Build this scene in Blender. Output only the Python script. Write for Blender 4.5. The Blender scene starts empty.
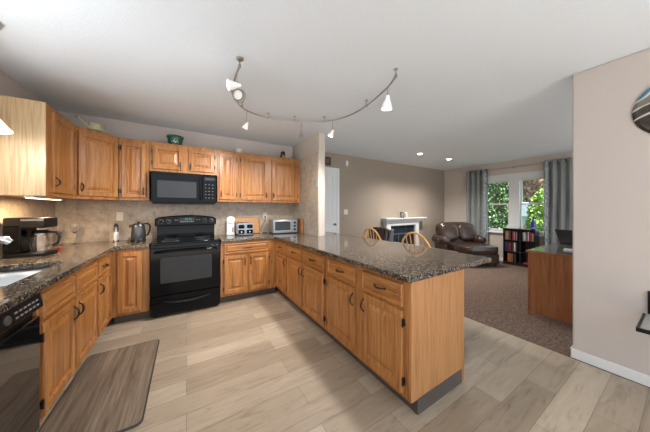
import bpy, bmesh, math, random
from mathutils import Vector, Matrix
random.seed(7)
PI = math.pi
S = bpy.context.scene
COL = S.collection

# ------------------------------------------------------------------ camera, world, exposure
cam_d = bpy.data.cameras.new('camera')
cam = bpy.data.objects.new('camera', cam_d)
COL.objects.link(cam)
cam.location = (0, 0, 1.35)
cam.rotation_euler = (PI/2, 0, math.radians(-31.5))
cam_d.sensor_width = 36
cam_d.lens = 36*226/650
cam_d.shift_y = -6.7/650
cam_d.clip_start = 0.02
S.camera = cam

W = bpy.data.worlds.new('sky'); S.world = W; W.use_nodes = True
wn = W.node_tree.nodes; wl = W.node_tree.links
bg = wn['Background']
tc = wn.new('ShaderNodeTexCoord'); sx = wn.new('ShaderNodeSeparateXYZ')
wr = wn.new('ShaderNodeValToRGB')
wr.color_ramp.elements[0].position = 0.40; wr.color_ramp.elements[0].color = (0.60, 0.62, 0.64, 1)
wr.color_ramp.elements[1].position = 0.60; wr.color_ramp.elements[1].color = (0.76, 0.88, 1.0, 1)
wm = wn.new('ShaderNodeMath'); wm.operation = 'MULTIPLY_ADD'
wm.inputs[1].default_value = .5; wm.inputs[2].default_value = .5
wl.new(tc.outputs['Generated'], sx.inputs[0]); wl.new(sx.outputs['Z'], wm.inputs[0])
wl.new(wm.outputs[0], wr.inputs[0]); wl.new(wr.outputs[0], bg.inputs['Color'])
bg.inputs['Strength'].default_value = 1.35

vs = S.view_settings
vs.view_transform = 'Standard'; vs.look = 'None'; vs.gamma = 1; vs.use_curve_mapping = False
vs.exposure = 0.94

sun_d = bpy.data.lights.new('sun', 'SUN'); sun_d.energy = 16; sun_d.angle = math.radians(1.2); sun_d.color = (.93, .97, 1.0)
sun = bpy.data.objects.new('sun', sun_d); COL.objects.link(sun); sun.location = (2, -6, 9)
sun.rotation_euler = Vector((.12, .34, -.93)).to_track_quat('-Z', 'Y').to_euler()

def portal(name, loc, rot, sx_, sy_):
    l = bpy.data.lights.new(name, 'AREA'); l.shape = 'RECTANGLE'; l.size = sx_; l.size_y = sy_
    l.cycles.is_portal = True
    o = bpy.data.objects.new(name, l); o.location = loc; o.rotation_euler = rot; COL.objects.link(o)
portal('daylight_portal_rear', (2.8, -1.75, 1.29), (PI/2, 0, 0), 8.4, 2.55)
portal('daylight_portal_sink', (-1.5, 1.85, 1.6), (0, -PI/2, 0), 1.1, 1.4)
portal('daylight_portal_living', (7.1, 2.35, 1.47), (0, PI/2, 0), 1.45, 1.5)

# ------------------------------------------------------------------ constants
CEIL = 2.58; XL = -1.40; YB = 4.15; XW = 7.0; CT = .925; XP = 3.0; YF = -1.7

# ------------------------------------------------------------------ materials
def nodes(name):
    m = bpy.data.materials.new(name); m.use_nodes = True
    nt = m.node_tree
    return m, nt, nt.nodes, nt.links, nt.nodes['Principled BSDF']
def mat(name, col, rough=.5, metal=0., bump=0., bscale=200., emit=None, estr=0., trans=0., coat=0., var=0., vscale=6., ior=None, spec=.5):
    m, nt, n, l, b = nodes(name)
    b.inputs['Base Color'].default_value = (*col, 1)
    b.inputs['Roughness'].default_value = rough
    b.inputs['Metallic'].default_value = metal
    b.inputs['Transmission Weight'].default_value = trans
    b.inputs['Coat Weight'].default_value = coat
    b.inputs['Specular IOR Level'].default_value = spec
    if ior: b.inputs['IOR'].default_value = ior
    if emit:
        b.inputs['Emission Color'].default_value = (*emit, 1); b.inputs['Emission Strength'].default_value = estr
    t = n.new('ShaderNodeTexCoord')
    if var:
        no = n.new('ShaderNodeTexNoise'); no.inputs['Scale'].default_value = vscale; no.inputs['Detail'].default_value = 4
        l.new(t.outputs['Object'], no.inputs['Vector'])
        mx = n.new('ShaderNodeMix'); mx.data_type = 'RGBA'
        mx.inputs['A'].default_value = (*[c*(1-var) for c in col], 1)
        mx.inputs['B'].default_value = (*[min(1, c*(1+var)) for c in col], 1)
        l.new(no.outputs['Fac'], mx.inputs['Factor']); l.new(mx.outputs['Result'], b.inputs['Base Color'])
    if bump:
        no = n.new('ShaderNodeTexNoise'); no.inputs['Scale'].default_value = bscale; no.inputs['Detail'].default_value = 3
        l.new(t.outputs['Object'], no.inputs['Vector'])
        bp = n.new('ShaderNodeBump'); bp.inputs['Strength'].default_value = bump; bp.inputs['Distance'].default_value = .01
        l.new(no.outputs['Fac'], bp.inputs['Height']); l.new(bp.outputs['Normal'], b.inputs['Normal'])
    return m
def ramp(n, stops):
    r = n.new('ShaderNodeValToRGB'); e = r.color_ramp.elements
    while len(e) < len(stops): e.new(.5)
    for q, (p, c) in zip(e, stops): q.position = p; q.color = (*c, 1)
    return r
def wood(name, dark, mid, light, axis='z', rough=.38, fine=1., coat=.15):
    m, nt, n, l, b = nodes(name)
    t = n.new('ShaderNodeTexCoord'); oi = n.new('ShaderNodeObjectInfo')
    ad = n.new('ShaderNodeVectorMath'); ad.operation = 'MULTIPLY_ADD'
    cmb = n.new('ShaderNodeCombineXYZ')
    for i in range(3): l.new(oi.outputs['Random'], cmb.inputs[i])
    l.new(cmb.outputs[0], ad.inputs[0]); ad.inputs[1].default_value = (7, 5, 9); l.new(t.outputs['Object'], ad.inputs[2])
    mp = n.new('ShaderNodeMapping')
    sc = [26*fine]*3; sc['xyz'.index(axis)] = 1.6*fine
    mp.inputs['Scale'].default_value = sc; l.new(ad.outputs[0], mp.inputs['Vector'])
    n1 = n.new('ShaderNodeTexNoise'); n1.inputs['Scale'].default_value = 1; n1.inputs['Detail'].default_value = 5; n1.inputs['Roughness'].default_value = .65; n1.inputs['Distortion'].default_value = .6
    l.new(mp.outputs[0], n1.inputs['Vector'])
    mp2 = n.new('ShaderNodeMapping'); sc = [130*fine]*3; sc['xyz'.index(axis)] = 5*fine
    mp2.inputs['Scale'].default_value = sc; l.new(ad.outputs[0], mp2.inputs['Vector'])
    n2 = n.new('ShaderNodeTexNoise'); n2.inputs['Scale'].default_value = 1; n2.inputs['Detail'].default_value = 2
    l.new(mp2.outputs[0], n2.inputs['Vector'])
    r1 = ramp(n, [(.30, dark), (.47, mid), (.68, light)]); l.new(n1.outputs['Fac'], r1.inputs[0])
    r2 = ramp(n, [(.36, (.72, .66, .60)), (.5, (1, 1, 1))]); l.new(n2.outputs['Fac'], r2.inputs[0])
    mx = n.new('ShaderNodeMix'); mx.data_type = 'RGBA'; mx.blend_type = 'MULTIPLY'; mx.inputs['Factor'].default_value = .8
    l.new(r1.outputs[0], mx.inputs['A']); l.new(r2.outputs[0], mx.inputs['B'])
    l.new(mx.outputs['Result'], b.inputs['Base Color'])
    b.inputs['Roughness'].default_value = rough; b.inputs['Coat Weight'].default_value = coat; b.inputs['Coat Roughness'].default_value = .25
    return m
OD, OM, OL = (.235, .080, .018), (.405, .165, .043), (.51, .235, .070)
M = {}
M['oak_v'] = wood('oak_vertical_grain', OD, OM, OL, 'z')
M['oak_h'] = wood('oak_horizontal_grain', OD, OM, OL, 'x')
M['oak_panel'] = wood('oak_veneer_panel', (.38, .165, .055), (.45, .205, .073), (.51, .245, .092), 'z', rough=.42, fine=.8)
M['maple_panel'] = wood('pale_veneer_panel', (.37, .245, .125), (.44, .30, .16), (.50, .35, .195), 'z', rough=.42, fine=.6)
M['toe'] = mat('dark_toe_kick', (.085, .06, .045), .5)
M['vinyl_base'] = mat('dark_grey_vinyl_base', (.085, .072, .066), .35)
M['honey'] = wood('honey_beech', (.55, .27, .075), (.66, .36, .12), (.74, .44, .17), 'z', rough=.35, fine=.5)
M['desk'] = wood('cherry_desk_veneer', (.26, .095, .038), (.36, .14, .057), (.43, .185, .08), 'z', rough=.35, fine=.7)
M['desk_top'] = mat('desk_top_dark', (.16, .15, .13), .18, coat=.4)
M['board'] = wood('cutting_board_wood', (.38, .16, .05), (.48, .22, .075), (.54, .28, .11), 'x', rough=.45)
M['block'] = wood('knife_block_wood', (.22, .09, .03), (.30, .13, .045), (.36, .17, .06), 'z', rough=.45)
M['black_gloss'] = mat('black_gloss', (.003, .003, .0033), .10, spec=.18)
M['black_satin'] = mat('black_satin', (.006, .006, .0065), .34, spec=.35)
M['black_metal'] = mat('black_iron', (.012, .010, .009), .38, metal=.3)
M['glass_black'] = mat('oven_glass', (.034, .035, .037), .08, spec=.3)
M['grey_mark'] = mat('grey_print', (.34, .34, .35), .4)
M['dim_mark'] = mat('dim_print', (.085, .085, .09), .4)
M['display_green'] = mat('green_display', (.01, .06, .02), .3, emit=(.15, .9, .25), estr=.35)
M['steel'] = mat('brushed_steel', (.38, .39, .41), .30, metal=1, bump=.03, bscale=60)
M['sink_steel'] = mat('sink_steel', (.36, .37, .39), .38, metal=.8)
M['chrome'] = mat('chrome', (.8, .8, .81), .08, metal=1)
M['nickel'] = mat('satin_nickel', (.50, .49, .47), .28, metal=1)
M['white_paint'] = mat('white_trim_paint', (.80, .80, .79), .4)
M['white_plastic'] = mat('white_plastic', (.78, .78, .77), .35)
M['ivory'] = mat('ivory_plate', (.76, .72, .64), .4)
M['dark_hole'] = mat('dark_socket', (.03, .03, .03), .6)
M['wall'] = mat('warm_grey_wall', (.595, .528, .485), .7, bump=.05, bscale=260)
M['wall_pale'] = mat('pale_taupe_wall', (.65, .572, .495), .7, bump=.05, bscale=260)
M['wall_brown'] = mat('mocha_wall', (.36, .288, .228), .7, bump=.06, bscale=220)
M['ceiling'] = mat('ceiling_white', (.775, .82, .865), .85, bump=.25, bscale=120)
M['glass'] = mat('clear_glass', (1, 1, 1), .02, trans=1, ior=1.45)
M['leather'] = mat('dark_brown_leather', (.042, .023, .016), .27, bump=.12, bscale=50, var=.35, vscale=9, coat=.25)
M['bookcase'] = mat('black_wood', (.016, .014, .013), .35)
M['blue_glass'] = mat('cobalt_glass', (.012, .025, .30), .06, coat=.6)
M['granite_plate'] = mat('grey_laminate', (.27, .28, .29), .12, coat=.4)
M['lamp'] = mat('lamp_glow', (1, .97, .9), .4, emit=(1, .95, .86), estr=9)
M['lamp_soft'] = mat('frosted_white_shade', (.95, .93, .88), .4, emit=(1, .96, .88), estr=1.6)
M['frost'] = mat('frosted_glass_cup', (.82, .82, .80), .35, emit=(1, .96, .9), estr=.15)
M['grey_fabric'] = mat('grey_upholstery', (.13, .13, .14), .8, bump=.2, bscale=300)

def granite():
    m, nt, n, l, b = nodes('speckled_granite')
    t = n.new('ShaderNodeTexCoord')
    v = n.new('ShaderNodeTexVoronoi'); v.inputs['Scale'].default_value = 105; l.new(t.outputs['Object'], v.inputs['Vector'])
    n1 = n.new('ShaderNodeTexNoise'); n1.inputs['Scale'].default_value = 75; n1.inputs['Detail'].default_value = 4; n1.inputs['Roughness'].default_value = .75
    l.new(t.outputs['Object'], n1.inputs['Vector'])
    r1 = ramp(n, [(.0, (.008, .008, .010)), (.36, (.026, .025, .027)), (.47, (.075, .058, .044)), (.62, (.19, .145, .10)), (.82, (.40, .345, .28))])
    sp = n.new('ShaderNodeSeparateColor'); l.new(v.outputs['Color'], sp.inputs[0])
    mxf = n.new('ShaderNodeMath'); mxf.operation = 'MULTIPLY_ADD'; mxf.inputs[1].default_value = .45
    l.new(sp.outputs[0], mxf.inputs[0])
    ml = n.new('ShaderNodeMath'); ml.operation = 'MULTIPLY_ADD'; ml.inputs[1].default_value = 1.1; ml.inputs[2].default_value = -.3
    l.new(n1.outputs['Fac'], ml.inputs[0]); l.new(ml.outputs[0], mxf.inputs[2])
    l.new(mxf.outputs[0], r1.inputs[0]); l.new(r1.outputs[0], b.inputs['Base Color'])
    b.inputs['Roughness'].default_value = .09; b.inputs['IOR'].default_value = 1.5
    return m
M['granite'] = granite()

def swz(n, l, src, order):
    s_ = n.new('ShaderNodeSeparateXYZ'); c_ = n.new('ShaderNodeCombineXYZ')
    l.new(src, s_.inputs[0])
    for i, a in enumerate(order): l.new(s_.outputs['XYZ'.index(a.upper())], c_.inputs[i])
    return c_.outputs[0]
def tile(name, order, size, c1, c2, grout, off=0.):
    m, nt, n, l, b = nodes(name)
    t = n.new('ShaderNodeTexCoord'); v = swz(n, l, t.outputs['Object'], order)
    br = n.new('ShaderNodeTexBrick'); br.inputs['Scale'].default_value = 1; br.offset = off
    br.inputs['Brick Width'].default_value = size; br.inputs['Row Height'].default_value = size
    br.inputs['Mortar Size'].default_value = .0025; br.inputs['Mortar Smooth'].default_value = .3
    br.inputs['Color1'].default_value = (*c1, 1); br.inputs['Color2'].default_value = (*c2, 1); br.inputs['Mortar'].default_value = (*grout, 1)
    l.new(v, br.inputs['Vector'])
    no = n.new('ShaderNodeTexNoise'); no.inputs['Scale'].default_value = 14; no.inputs['Detail'].default_value = 8; no.inputs['Roughness'].default_value = .72; no.inputs['Distortion'].default_value = .8
    l.new(t.outputs['Object'], no.inputs['Vector'])
    r = ramp(n, [(.30, (.62, .57, .52)), (.5, (1, 1, 1)), (.72, (1.22, 1.22, 1.2))]); l.new(no.outputs['Fac'], r.inputs[0])
    mx = n.new('ShaderNodeMix'); mx.data_type = 'RGBA'; mx.blend_type = 'MULTIPLY'; mx.inputs['Factor'].default_value = 1
    l.new(br.outputs['Color'], mx.inputs['A']); l.new(r.outputs[0], mx.inputs['B']); l.new(mx.outputs['Result'], b.inputs['Base Color'])
    b.inputs['Roughness'].default_value = .38
    bp = n.new('ShaderNodeBump'); bp.inputs['Strength'].default_value = .2; bp.inputs['Distance'].default_value = .004
    l.new(no.outputs['Fac'], bp.inputs['Height']); l.new(bp.outputs['Normal'], b.inputs['Normal'])
    return m
TC1, TC2, TG = (.43, .345, .262), (.49, .40, .31), (.33, .27, .21)
M['tile_xz'] = tile('travertine_back', 'xzy', .30, TC1, TC2, TG)
M['tile_yz'] = tile('travertine_left', 'yzx', .30, TC1, TC2, TG)
M['tile_small'] = tile('tumbled_travertine', 'yzx', .10, (.53, .46, .38), (.61, .54, .455), (.48, .42, .35), .5)

def floor_mat():
    m, nt, n, l, b = nodes('oak_look_vinyl_planks')
    t = n.new('ShaderNodeTexCoord')
    br = n.new('ShaderNodeTexBrick'); br.offset = .37; br.offset_frequency = 2
    br.inputs['Scale'].default_value = 1; br.inputs['Brick Width'].default_value = 1.15; br.inputs['Row Height'].default_value = .175
    br.inputs['Mortar Size'].default_value = .0016; br.inputs['Mortar Smooth'].default_value = .2; br.inputs['Bias'].default_value = 0
    br.inputs['Color1'].default_value = (.315, .245, .178, 1); br.inputs['Color2'].default_value = (.46, .38, .29, 1); br.inputs['Mortar'].default_value = (.17, .13, .10, 1)
    l.new(t.outputs['Object'], br.inputs['Vector'])
    mp = n.new('ShaderNodeMapping'); mp.inputs['Scale'].default_value = (2.6, 20, 1); l.new(t.outputs['Object'], mp.inputs['Vector'])
    no = n.new('ShaderNodeTexNoise'); no.inputs['Scale'].default_value = 1; no.inputs['Detail'].default_value = 7; no.inputs['Roughness'].default_value = .65; no.inputs['Distortion'].default_value = 1.1
    l.new(mp.outputs[0], no.inputs['Vector'])
    r = ramp(n, [(.26, (.52, .48, .44)), (.46, (.95, .94, .93)), (.56, (1, 1, 1)), (.76, (1.2, 1.2, 1.19))]); l.new(no.outputs['Fac'], r.inputs[0])
    mx = n.new('ShaderNodeMix'); mx.data_type = 'RGBA'; mx.blend_type = 'MULTIPLY'; mx.inputs['Factor'].default_value = .9
    l.new(br.outputs['Color'], mx.inputs['A']); l.new(r.outputs[0], mx.inputs['B']); l.new(mx.outputs['Result'], b.inputs['Base Color'])
    b.inputs['Roughness'].default_value = .42
    bp = n.new('ShaderNodeBump'); bp.inputs['Strength'].default_value = .08; bp.inputs['Distance'].default_value = .003
    l.new(no.outputs['Fac'], bp.inputs['Height']); l.new(bp.outputs['Normal'], b.inputs['Normal'])
    return m
M['floor'] = floor_mat()
def carpet_mat():
    m, nt, n, l, b = nodes('brown_carpet')
    t = n.new('ShaderNodeTexCoord')
    no = n.new('ShaderNodeTexNoise'); no.inputs['Scale'].default_value = 42; no.inputs['Detail'].default_value = 5; no.inputs['Roughness'].default_value = .8
    l.new(t.outputs['Object'], no.inputs['Vector'])
    r = ramp(n, [(.33, (.05, .030, .020)), (.5, (.135, .083, .058)), (.66, (.27, .18, .135))]); l.new(no.outputs['Fac'], r.inputs[0])
    l.new(r.outputs[0], b.inputs['Base Color']); b.inputs['Roughness'].default_value = .95
    bp = n.new('ShaderNodeBump'); bp.inputs['Strength'].default_value = .6; bp.inputs['Distance'].default_value = .01
    l.new(no.outputs['Fac'], bp.inputs['Height']); l.new(bp.outputs['Normal'], b.inputs['Normal'])
    return m
M['carpet'] = carpet_mat()
M['mat'] = wood('brown_wood_look_mat', (.085, .062, .043), (.175, .13, .092), (.28, .22, .165), 'y', rough=.55, fine=.75, coat=0)
M['mat_edge'] = mat('dark_mat_binding', (.05, .038, .03), .6)
def pane_mat():
    m, nt, n, l, b = nodes('window_pane')
    n.remove(b)
    tr = n.new('ShaderNodeBsdfTransparent'); gl = n.new('ShaderNodeBsdfGlossy'); gl.inputs['Roughness'].default_value = .02
    mx = n.new('ShaderNodeMixShader'); mx.inputs[0].default_value = .05
    l.new(tr.outputs[0], mx.inputs[1]); l.new(gl.outputs[0], mx.inputs[2]); l.new(mx.outputs[0], n['Material Output'].inputs['Surface'])
    return m
M['pane'] = pane_mat()
def curtain_mat():
    m, nt, n, l, b = nodes('grey_curtain_cloth')
    t = n.new('ShaderNodeTexCoord')
    no = n.new('ShaderNodeTexNoise'); no.inputs['Scale'].default_value = 120; l.new(t.outputs['Object'], no.inputs['Vector'])
    r = ramp(n, [(.35, (.21, .225, .22)), (.65, (.32, .335, .315))]); l.new(no.outputs['Fac'], r.inputs[0])
    l.new(r.outputs[0], b.inputs['Base Color']); b.inputs['Roughness'].default_value = .8; b.inputs['Sheen Weight'].default_value = .2
    return m
M['curtain'] = curtain_mat()
def border_mat():
    m, nt, n, l, b = nodes('patterned_curtain_border')
    t = n.new('ShaderNodeTexCoord')
    v = n.new('ShaderNodeTexVoronoi'); v.inputs['Scale'].default_value = 34; l.new(t.outputs['Object'], v.inputs['Vector'])
    r = ramp(n, [(.35, (.55, .58, .60)), (.6, (.25, .28, .29))]); l.new(v.outputs['Distance'], r.inputs[0])
    l.new(r.outputs[0], b.inputs['Base Color']); b.inputs['Roughness'].default_value = .7
    return m
M['border'] = border_mat()
def leaf_mat(name, c1, c2):
    m, nt, n, l, b = nodes(name)
    t = n.new('ShaderNodeTexCoord')
    no = n.new('ShaderNodeTexNoise'); no.inputs['Scale'].default_value = 5; no.inputs['Detail'].default_value = 6; l.new(t.outputs['Object'], no.inputs['Vector'])
    r = ramp(n, [(.35, c1), (.65, c2)]); l.new(no.outputs['Fac'], r.inputs[0]); l.new(r.outputs[0], b.inputs['Base Color'])
    b.inputs['Roughness'].default_value = .6
    return m
M['leaf_dark'] = leaf_mat('evergreen_leaf', (.022, .055, .014), (.085, .16, .045))
M['leaf_lime'] = leaf_mat('lime_leaf', (.07, .16, .02), (.26, .40, .07))
M['leaf_mid'] = leaf_mat('tree_leaf', (.04, .085, .04), (.14, .21, .11))
M['leaf_rust'] = leaf_mat('rust_leaf', (.13, .085, .05), (.30, .20, .13))
M['bark'] = mat('bark', (.08, .055, .04), .9, bump=.5, bscale=40)
M['grass'] = mat('lawn', (.03, .07, .018), .9, var=.5, vscale=20)

# ------------------------------------------------------------------ geometry helpers
class MB:
    def __init__(s): s.v = []; s.f = []; s.m = []; s.cur = 0
    def add(s, vs_, fs):
        o = len(s.v); s.v += [tuple(v) for v in vs_]; s.f += [tuple(o+i for i in f) for f in fs]; s.m += [s.cur]*len(fs); return s
    def box(s, x0, y0, z0, x1, y1, z1, T=None):
        x0, x1 = sorted((x0, x1)); y0, y1 = sorted((y0, y1)); z0, z1 = sorted((z0, z1))
        p = [Vector(c) for c in ((x0,y0,z0),(x1,y0,z0),(x1,y1,z0),(x0,y1,z0),(x0,y0,z1),(x1,y0,z1),(x1,y1,z1),(x0,y1,z1))]
        if T: p = [T @ q for q in p]
        return s.add(p, [(3,2,1,0),(4,5,6,7),(0,1,5,4),(1,2,6,5),(2,3,7,6),(3,0,4,7)])
    def prism(s, pts, z0, z1, T=None):
        n = len(pts)
        a = sum(pts[i][0]*pts[(i+1) % n][1]-pts[(i+1) % n][0]*pts[i][1] for i in range(n))
        if a < 0: pts = pts[::-1]
        p = [Vector((x, y, z0)) for x, y in pts]+[Vector((x, y, z1)) for x, y in pts]
        if T: p = [T @ q for q in p]
        return s.add(p, [tuple(range(n-1, -1, -1)), tuple(range(n, 2*n))]+[(i, (i+1) % n, n+(i+1) % n, n+i) for i in range(n)])
    def tube(s, pts, r, n=8, closed=False):
        pts = [Vector(p) for p in pts]; k = len(pts)
        rr = r if isinstance(r, (list, tuple)) else [r]*k
        vs_ = []; up = None
        for i in range(k):
            if closed: t = pts[(i+1) % k]-pts[i-1]
            else: t = pts[min(i+1, k-1)]-pts[max(i-1, 0)]
            t.normalize()
            if up is None:
                up = Vector((0, 0, 1)) if abs(t.z) < .9 else Vector((1, 0, 0))
            u = (up-t*up.dot(t))
            if u.length < 1e-4: u = t.orthogonal()
            u.normalize(); w = t.cross(u); up = u
            for j in range(n):
                a = 2*PI*j/n; vs_.append(pts[i]+(u*math.cos(a)+w*math.sin(a))*rr[i])
        fs = []
        for i in range(k if closed else k-1):
            a = i*n; b = ((i+1) % k)*n
            for j in range(n): fs.append((a+j, a+(j+1) % n, b+(j+1) % n, b+j))
        if not closed: fs += [tuple(range(n-1, -1, -1)), tuple(range((k-1)*n, k*n))]
        return s.add(vs_, fs)
    def lathe(s, prof, c=(0,0,0), n=24, T=None, a0=0, a1=2*PI):
        c = Vector(c); full = abs(a1-a0-2*PI) < 1e-6; k = len(prof); vs_ = []
        for r, z in prof:
            for j in range(n):
                a = a0+(a1-a0)*j/(n if full else n-1)
                q = Vector((r*math.cos(a), r*math.sin(a), z))
                if T: q = T @ q
                vs_.append(c+q)
        fs = []
        for i in range(k-1):
            for j in range(n if full else n-1):
                fs.append((i*n+j, i*n+(j+1) % n, (i+1)*n+(j+1) % n, (i+1)*n+j))
        if prof[0][0] > 1e-5: fs.append(tuple(range(n-1, -1, -1)))
        if prof[-1][0] > 1e-5: fs.append(tuple(range((k-1)*n, k*n)))
        return s.add(vs_, fs)
    def pillow(s, c, size, e1=.3, e2=.3, nu=28, nv=16, T=None):
        c = Vector(c); f = lambda w, e: math.copysign(abs(w)**e, w)
        vs_ = []
        for i in range(nv+1):
            ph = -PI/2+PI*i/nv
            for j in range(nu):
                th_ = 2*PI*j/nu
                q = Vector((size[0]/2*f(math.cos(ph), e1)*f(math.cos(th_), e2), size[1]/2*f(math.cos(ph), e1)*f(math.sin(th_), e2), size[2]/2*f(math.sin(ph), e1)))
                if T: q = T @ q
                vs_.append(c+q)
        fs = [(i*nu+j, i*nu+(j+1) % nu, (i+1)*nu+(j+1) % nu, (i+1)*nu+j) for i in range(nv) for j in range(nu)]
        return s.add(vs_, fs)
    def panel(s, x0, z0, x1, z1, rings, y0=0.):
        """a raised-panel front in the x-z plane, outward is -y; rings = [(inset, depth)]"""
        vs_ = []; fs = []
        rr = [(0, 0)]+rings
        for ins, d in rr:
            vs_ += [(x0+ins, y0-d, z0+ins), (x1-ins, y0-d, z0+ins), (x1-ins, y0-d, z1-ins), (x0+ins, y0-d, z1-ins)]
        fs.append((3, 2, 1, 0))
        for i in range(len(rr)-1):
            for j in range(4): fs.append((4*i+j, 4*i+(j+1) % 4, 4*i+4+(j+1) % 4, 4*i+4+j))
        k = 4*(len(rr)-1); fs.append((k, k+1, k+2, k+3))
        return s.add(vs_, fs)
    def cells(s, xs, ys, keep, z0, z1):
        nx, ny = len(xs), len(ys); K = lambda i, j: 0 <= i < nx-1 and 0 <= j < ny-1 and keep(i, j)
        idx = lambda i, j, t: (j*nx+i)*2+t
        vs_ = [(x, y, z) for y in ys for x in xs for z in (z0, z1)]; fs = []
        for i in range(nx-1):
            for j in range(ny-1):
                if not K(i, j): continue
                fs.append((idx(i,j,1), idx(i+1,j,1), idx(i+1,j+1,1), idx(i,j+1,1)))
                fs.append((idx(i,j+1,0), idx(i+1,j+1,0), idx(i+1,j,0), idx(i,j,0)))
                if not K(i, j-1): fs.append((idx(i,j,0), idx(i+1,j,0), idx(i+1,j,1), idx(i,j,1)))
                if not K(i, j+1): fs.append((idx(i+1,j+1,0), idx(i,j+1,0), idx(i,j+1,1), idx(i+1,j+1,1)))
                if not K(i-1, j): fs.append((idx(i,j+1,0), idx(i,j,0), idx(i,j,1), idx(i,j+1,1)))
                if not K(i+1, j): fs.append((idx(i+1,j,0), idx(i+1,j+1,0), idx(i+1,j+1,1), idx(i+1,j,1)))
        return s.add(vs_, fs)
    def out(s, name, mats, parent=None, bevel=0., seg=2, smooth=40, sub=0, weld=True, solid=0.):
        me = bpy.data.meshes.new(name); me.from_pydata(s.v, [], s.f)
        if not isinstance(mats, (list, tuple)): mats = [mats]
        for m_ in mats: me.materials.append(m_)
        for p, k in zip(me.polygons, s.m): p.material_index = k; p.use_smooth = bool(smooth)
        if weld:
            b = bmesh.new(); b.from_mesh(me); bmesh.ops.remove_doubles(b, verts=b.verts, dist=1e-5)
            loose = [v for v in b.verts if not v.link_faces]
            if loose: bmesh.ops.delete(b, geom=loose, context='VERTS')
            b.to_mesh(me); b.free()
        if smooth: me.set_sharp_from_angle(angle=math.radians(smooth))
        me.update()
        o = bpy.data.objects.new(name, me); COL.objects.link(o)
        if parent: o.parent = parent
        if solid:
            q = o.modifiers.new('thickness', 'SOLIDIFY'); q.thickness = solid; q.offset = 0
        if bevel:
            q = o.modifiers.new('bevel', 'BEVEL'); q.width = bevel; q.segments = seg; q.limit_method = 'ANGLE'; q.angle_limit = math.radians(35)
        if sub:
            q = o.modifiers.new('subdivision', 'SUBSURF'); q.levels = sub; q.render_levels = sub
        return o
def tag(o, label, cat, group=None):
    o['label'] = label; o['category'] = cat
    if group: o['group'] = group
    return o
def thing(name, label, cat, loc=(0,0,0), rz=0., group=None):
    o = bpy.data.objects.new(name, None); o.empty_display_size = .1; COL.objects.link(o)
    o.location = loc; o.rotation_euler = (0, 0, rz)
    return tag(o, label, cat, group)
def dup(root, loc, rz, label):
    def cp(o, par):
        c = o.copy(); COL.objects.link(c)
        if par: c.parent = par
        for ch in o.children: cp(ch, c)
        return c
    r = cp(root, None); r.location = loc; r.rotation_euler = (0, 0, rz); r['label'] = label
    return r
def struct(o): o['kind'] = 'structure'; return o
def sbox(name, m, *b, bevel=0): return struct(MB().box(*b).out(name, m, bevel=bevel))
def rect_round(x0, y0, x1, y1, r, n=6):
    pts = []
    for cx, cy, a in ((x1-r, y0+r, -PI/2), (x1-r, y1-r, 0), (x0+r, y1-r, PI/2), (x0+r, y0+r, PI)):
        for i in range(n+1): pts.append((cx+r*math.cos(a+PI/2*i/n), cy+r*math.sin(a+PI/2*i/n)))
    return pts
RX = lambda d: Matrix.Rotation(math.radians(d), 4, 'X')
RY = lambda d: Matrix.Rotation(math.radians(d), 4, 'Y')
RZ = lambda d: Matrix.Rotation(math.radians(d), 4, 'Z')
TR = lambda x, y, z: Matrix.Translation((x, y, z))

# ------------------------------------------------------------------ room shell
sbox('floor', M['floor'], XL-.15, YF, -.12, 2.98, YB+.15, 0)
cp_ = struct(MB().cells([2.98, 3.06, XW+.12], [YF, .60, YB+.15], lambda i, j: True, -.12, .004).out('floor_carpet', M['carpet']))
sbox('ceiling', M['ceiling'], XL-.15, YF, CEIL, XW+.15, YB+.15, CEIL+.12)
# left wall, with the window over the sink (beyond the picture's left edge)
wy0, wy1, wz0, wz1 = 1.15, 2.55, 1.08, 2.12
struct(MB().cells([0, 1, 2, 3], [0, 1, 2, 3], lambda i, j: not (i == 1 and j == 1), 0, 1).out('tmp', M['wall'])) if False else None
b = MB()
for y0, y1, z0, z1 in ((YF, wy0, 0, CEIL), (wy1, YB, 0, CEIL), (wy0, wy1, 0, wz0), (wy0, wy1, wz1, CEIL)): b.box(XL-.15, y0, z0, XL, y1, z1)
struct(b.out('wall_left', M['wall']))
b = MB()
for y0, y1, z0, z1 in ((wy0-.06, wy0+.03, wz0+.03, wz1-.03), (wy1-.03, wy1+.06, wz0+.03, wz1-.03), (wy0-.06, wy1+.06, wz0-.06, wz0+.03), (wy0-.06, wy1+.06, wz1-.03, wz1+.06), (1.82, 1.88, wz0+.03, wz1-.03)):
    b.box(XL-.10, y0, z0, XL+.012, y1, z1)
w = struct(b.out('window_1', M['white_paint']))
MB().box(XL-.075, wy0, wz0, XL-.07, wy1, wz1).out('pane', M['pane'], w)
# back wall: kitchen part and living room part share one plane
sbox('wall_back', M['wall'], XL-.15, YB, 0, 1.85, YB+.15, CEIL)
sbox('wall_living', M['wall_brown'], 1.85, YB, 0, XW+.15, YB+.15, CEIL)
# stub wall at the end of the counter run
struct(MB().box(1.80, 3.12, 0, 1.915, YB, CEIL).out('wall_stub', M['wall_pale'], bevel=.008))
# window wall
gy0, gy1, gz0, gz1 = 1.58, 3.12, .76, 2.16
b = MB()
for y0, y1, z0, z1 in ((YF, gy0, 0, CEIL), (gy1, YB, 0, CEIL), (gy0, gy1, 0, gz0), (gy0, gy1, gz1, CEIL)): b.box(XW, y0, z0, XW+.15, y1, z1)
struct(b.out('wall_window', M['wall_pale']))
# near partition on the right
struct(MB().box(XP, YF, 0, XP+.115, .58, CEIL).out('wall_right', M['wall'], bevel=.012, seg=3))
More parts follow.
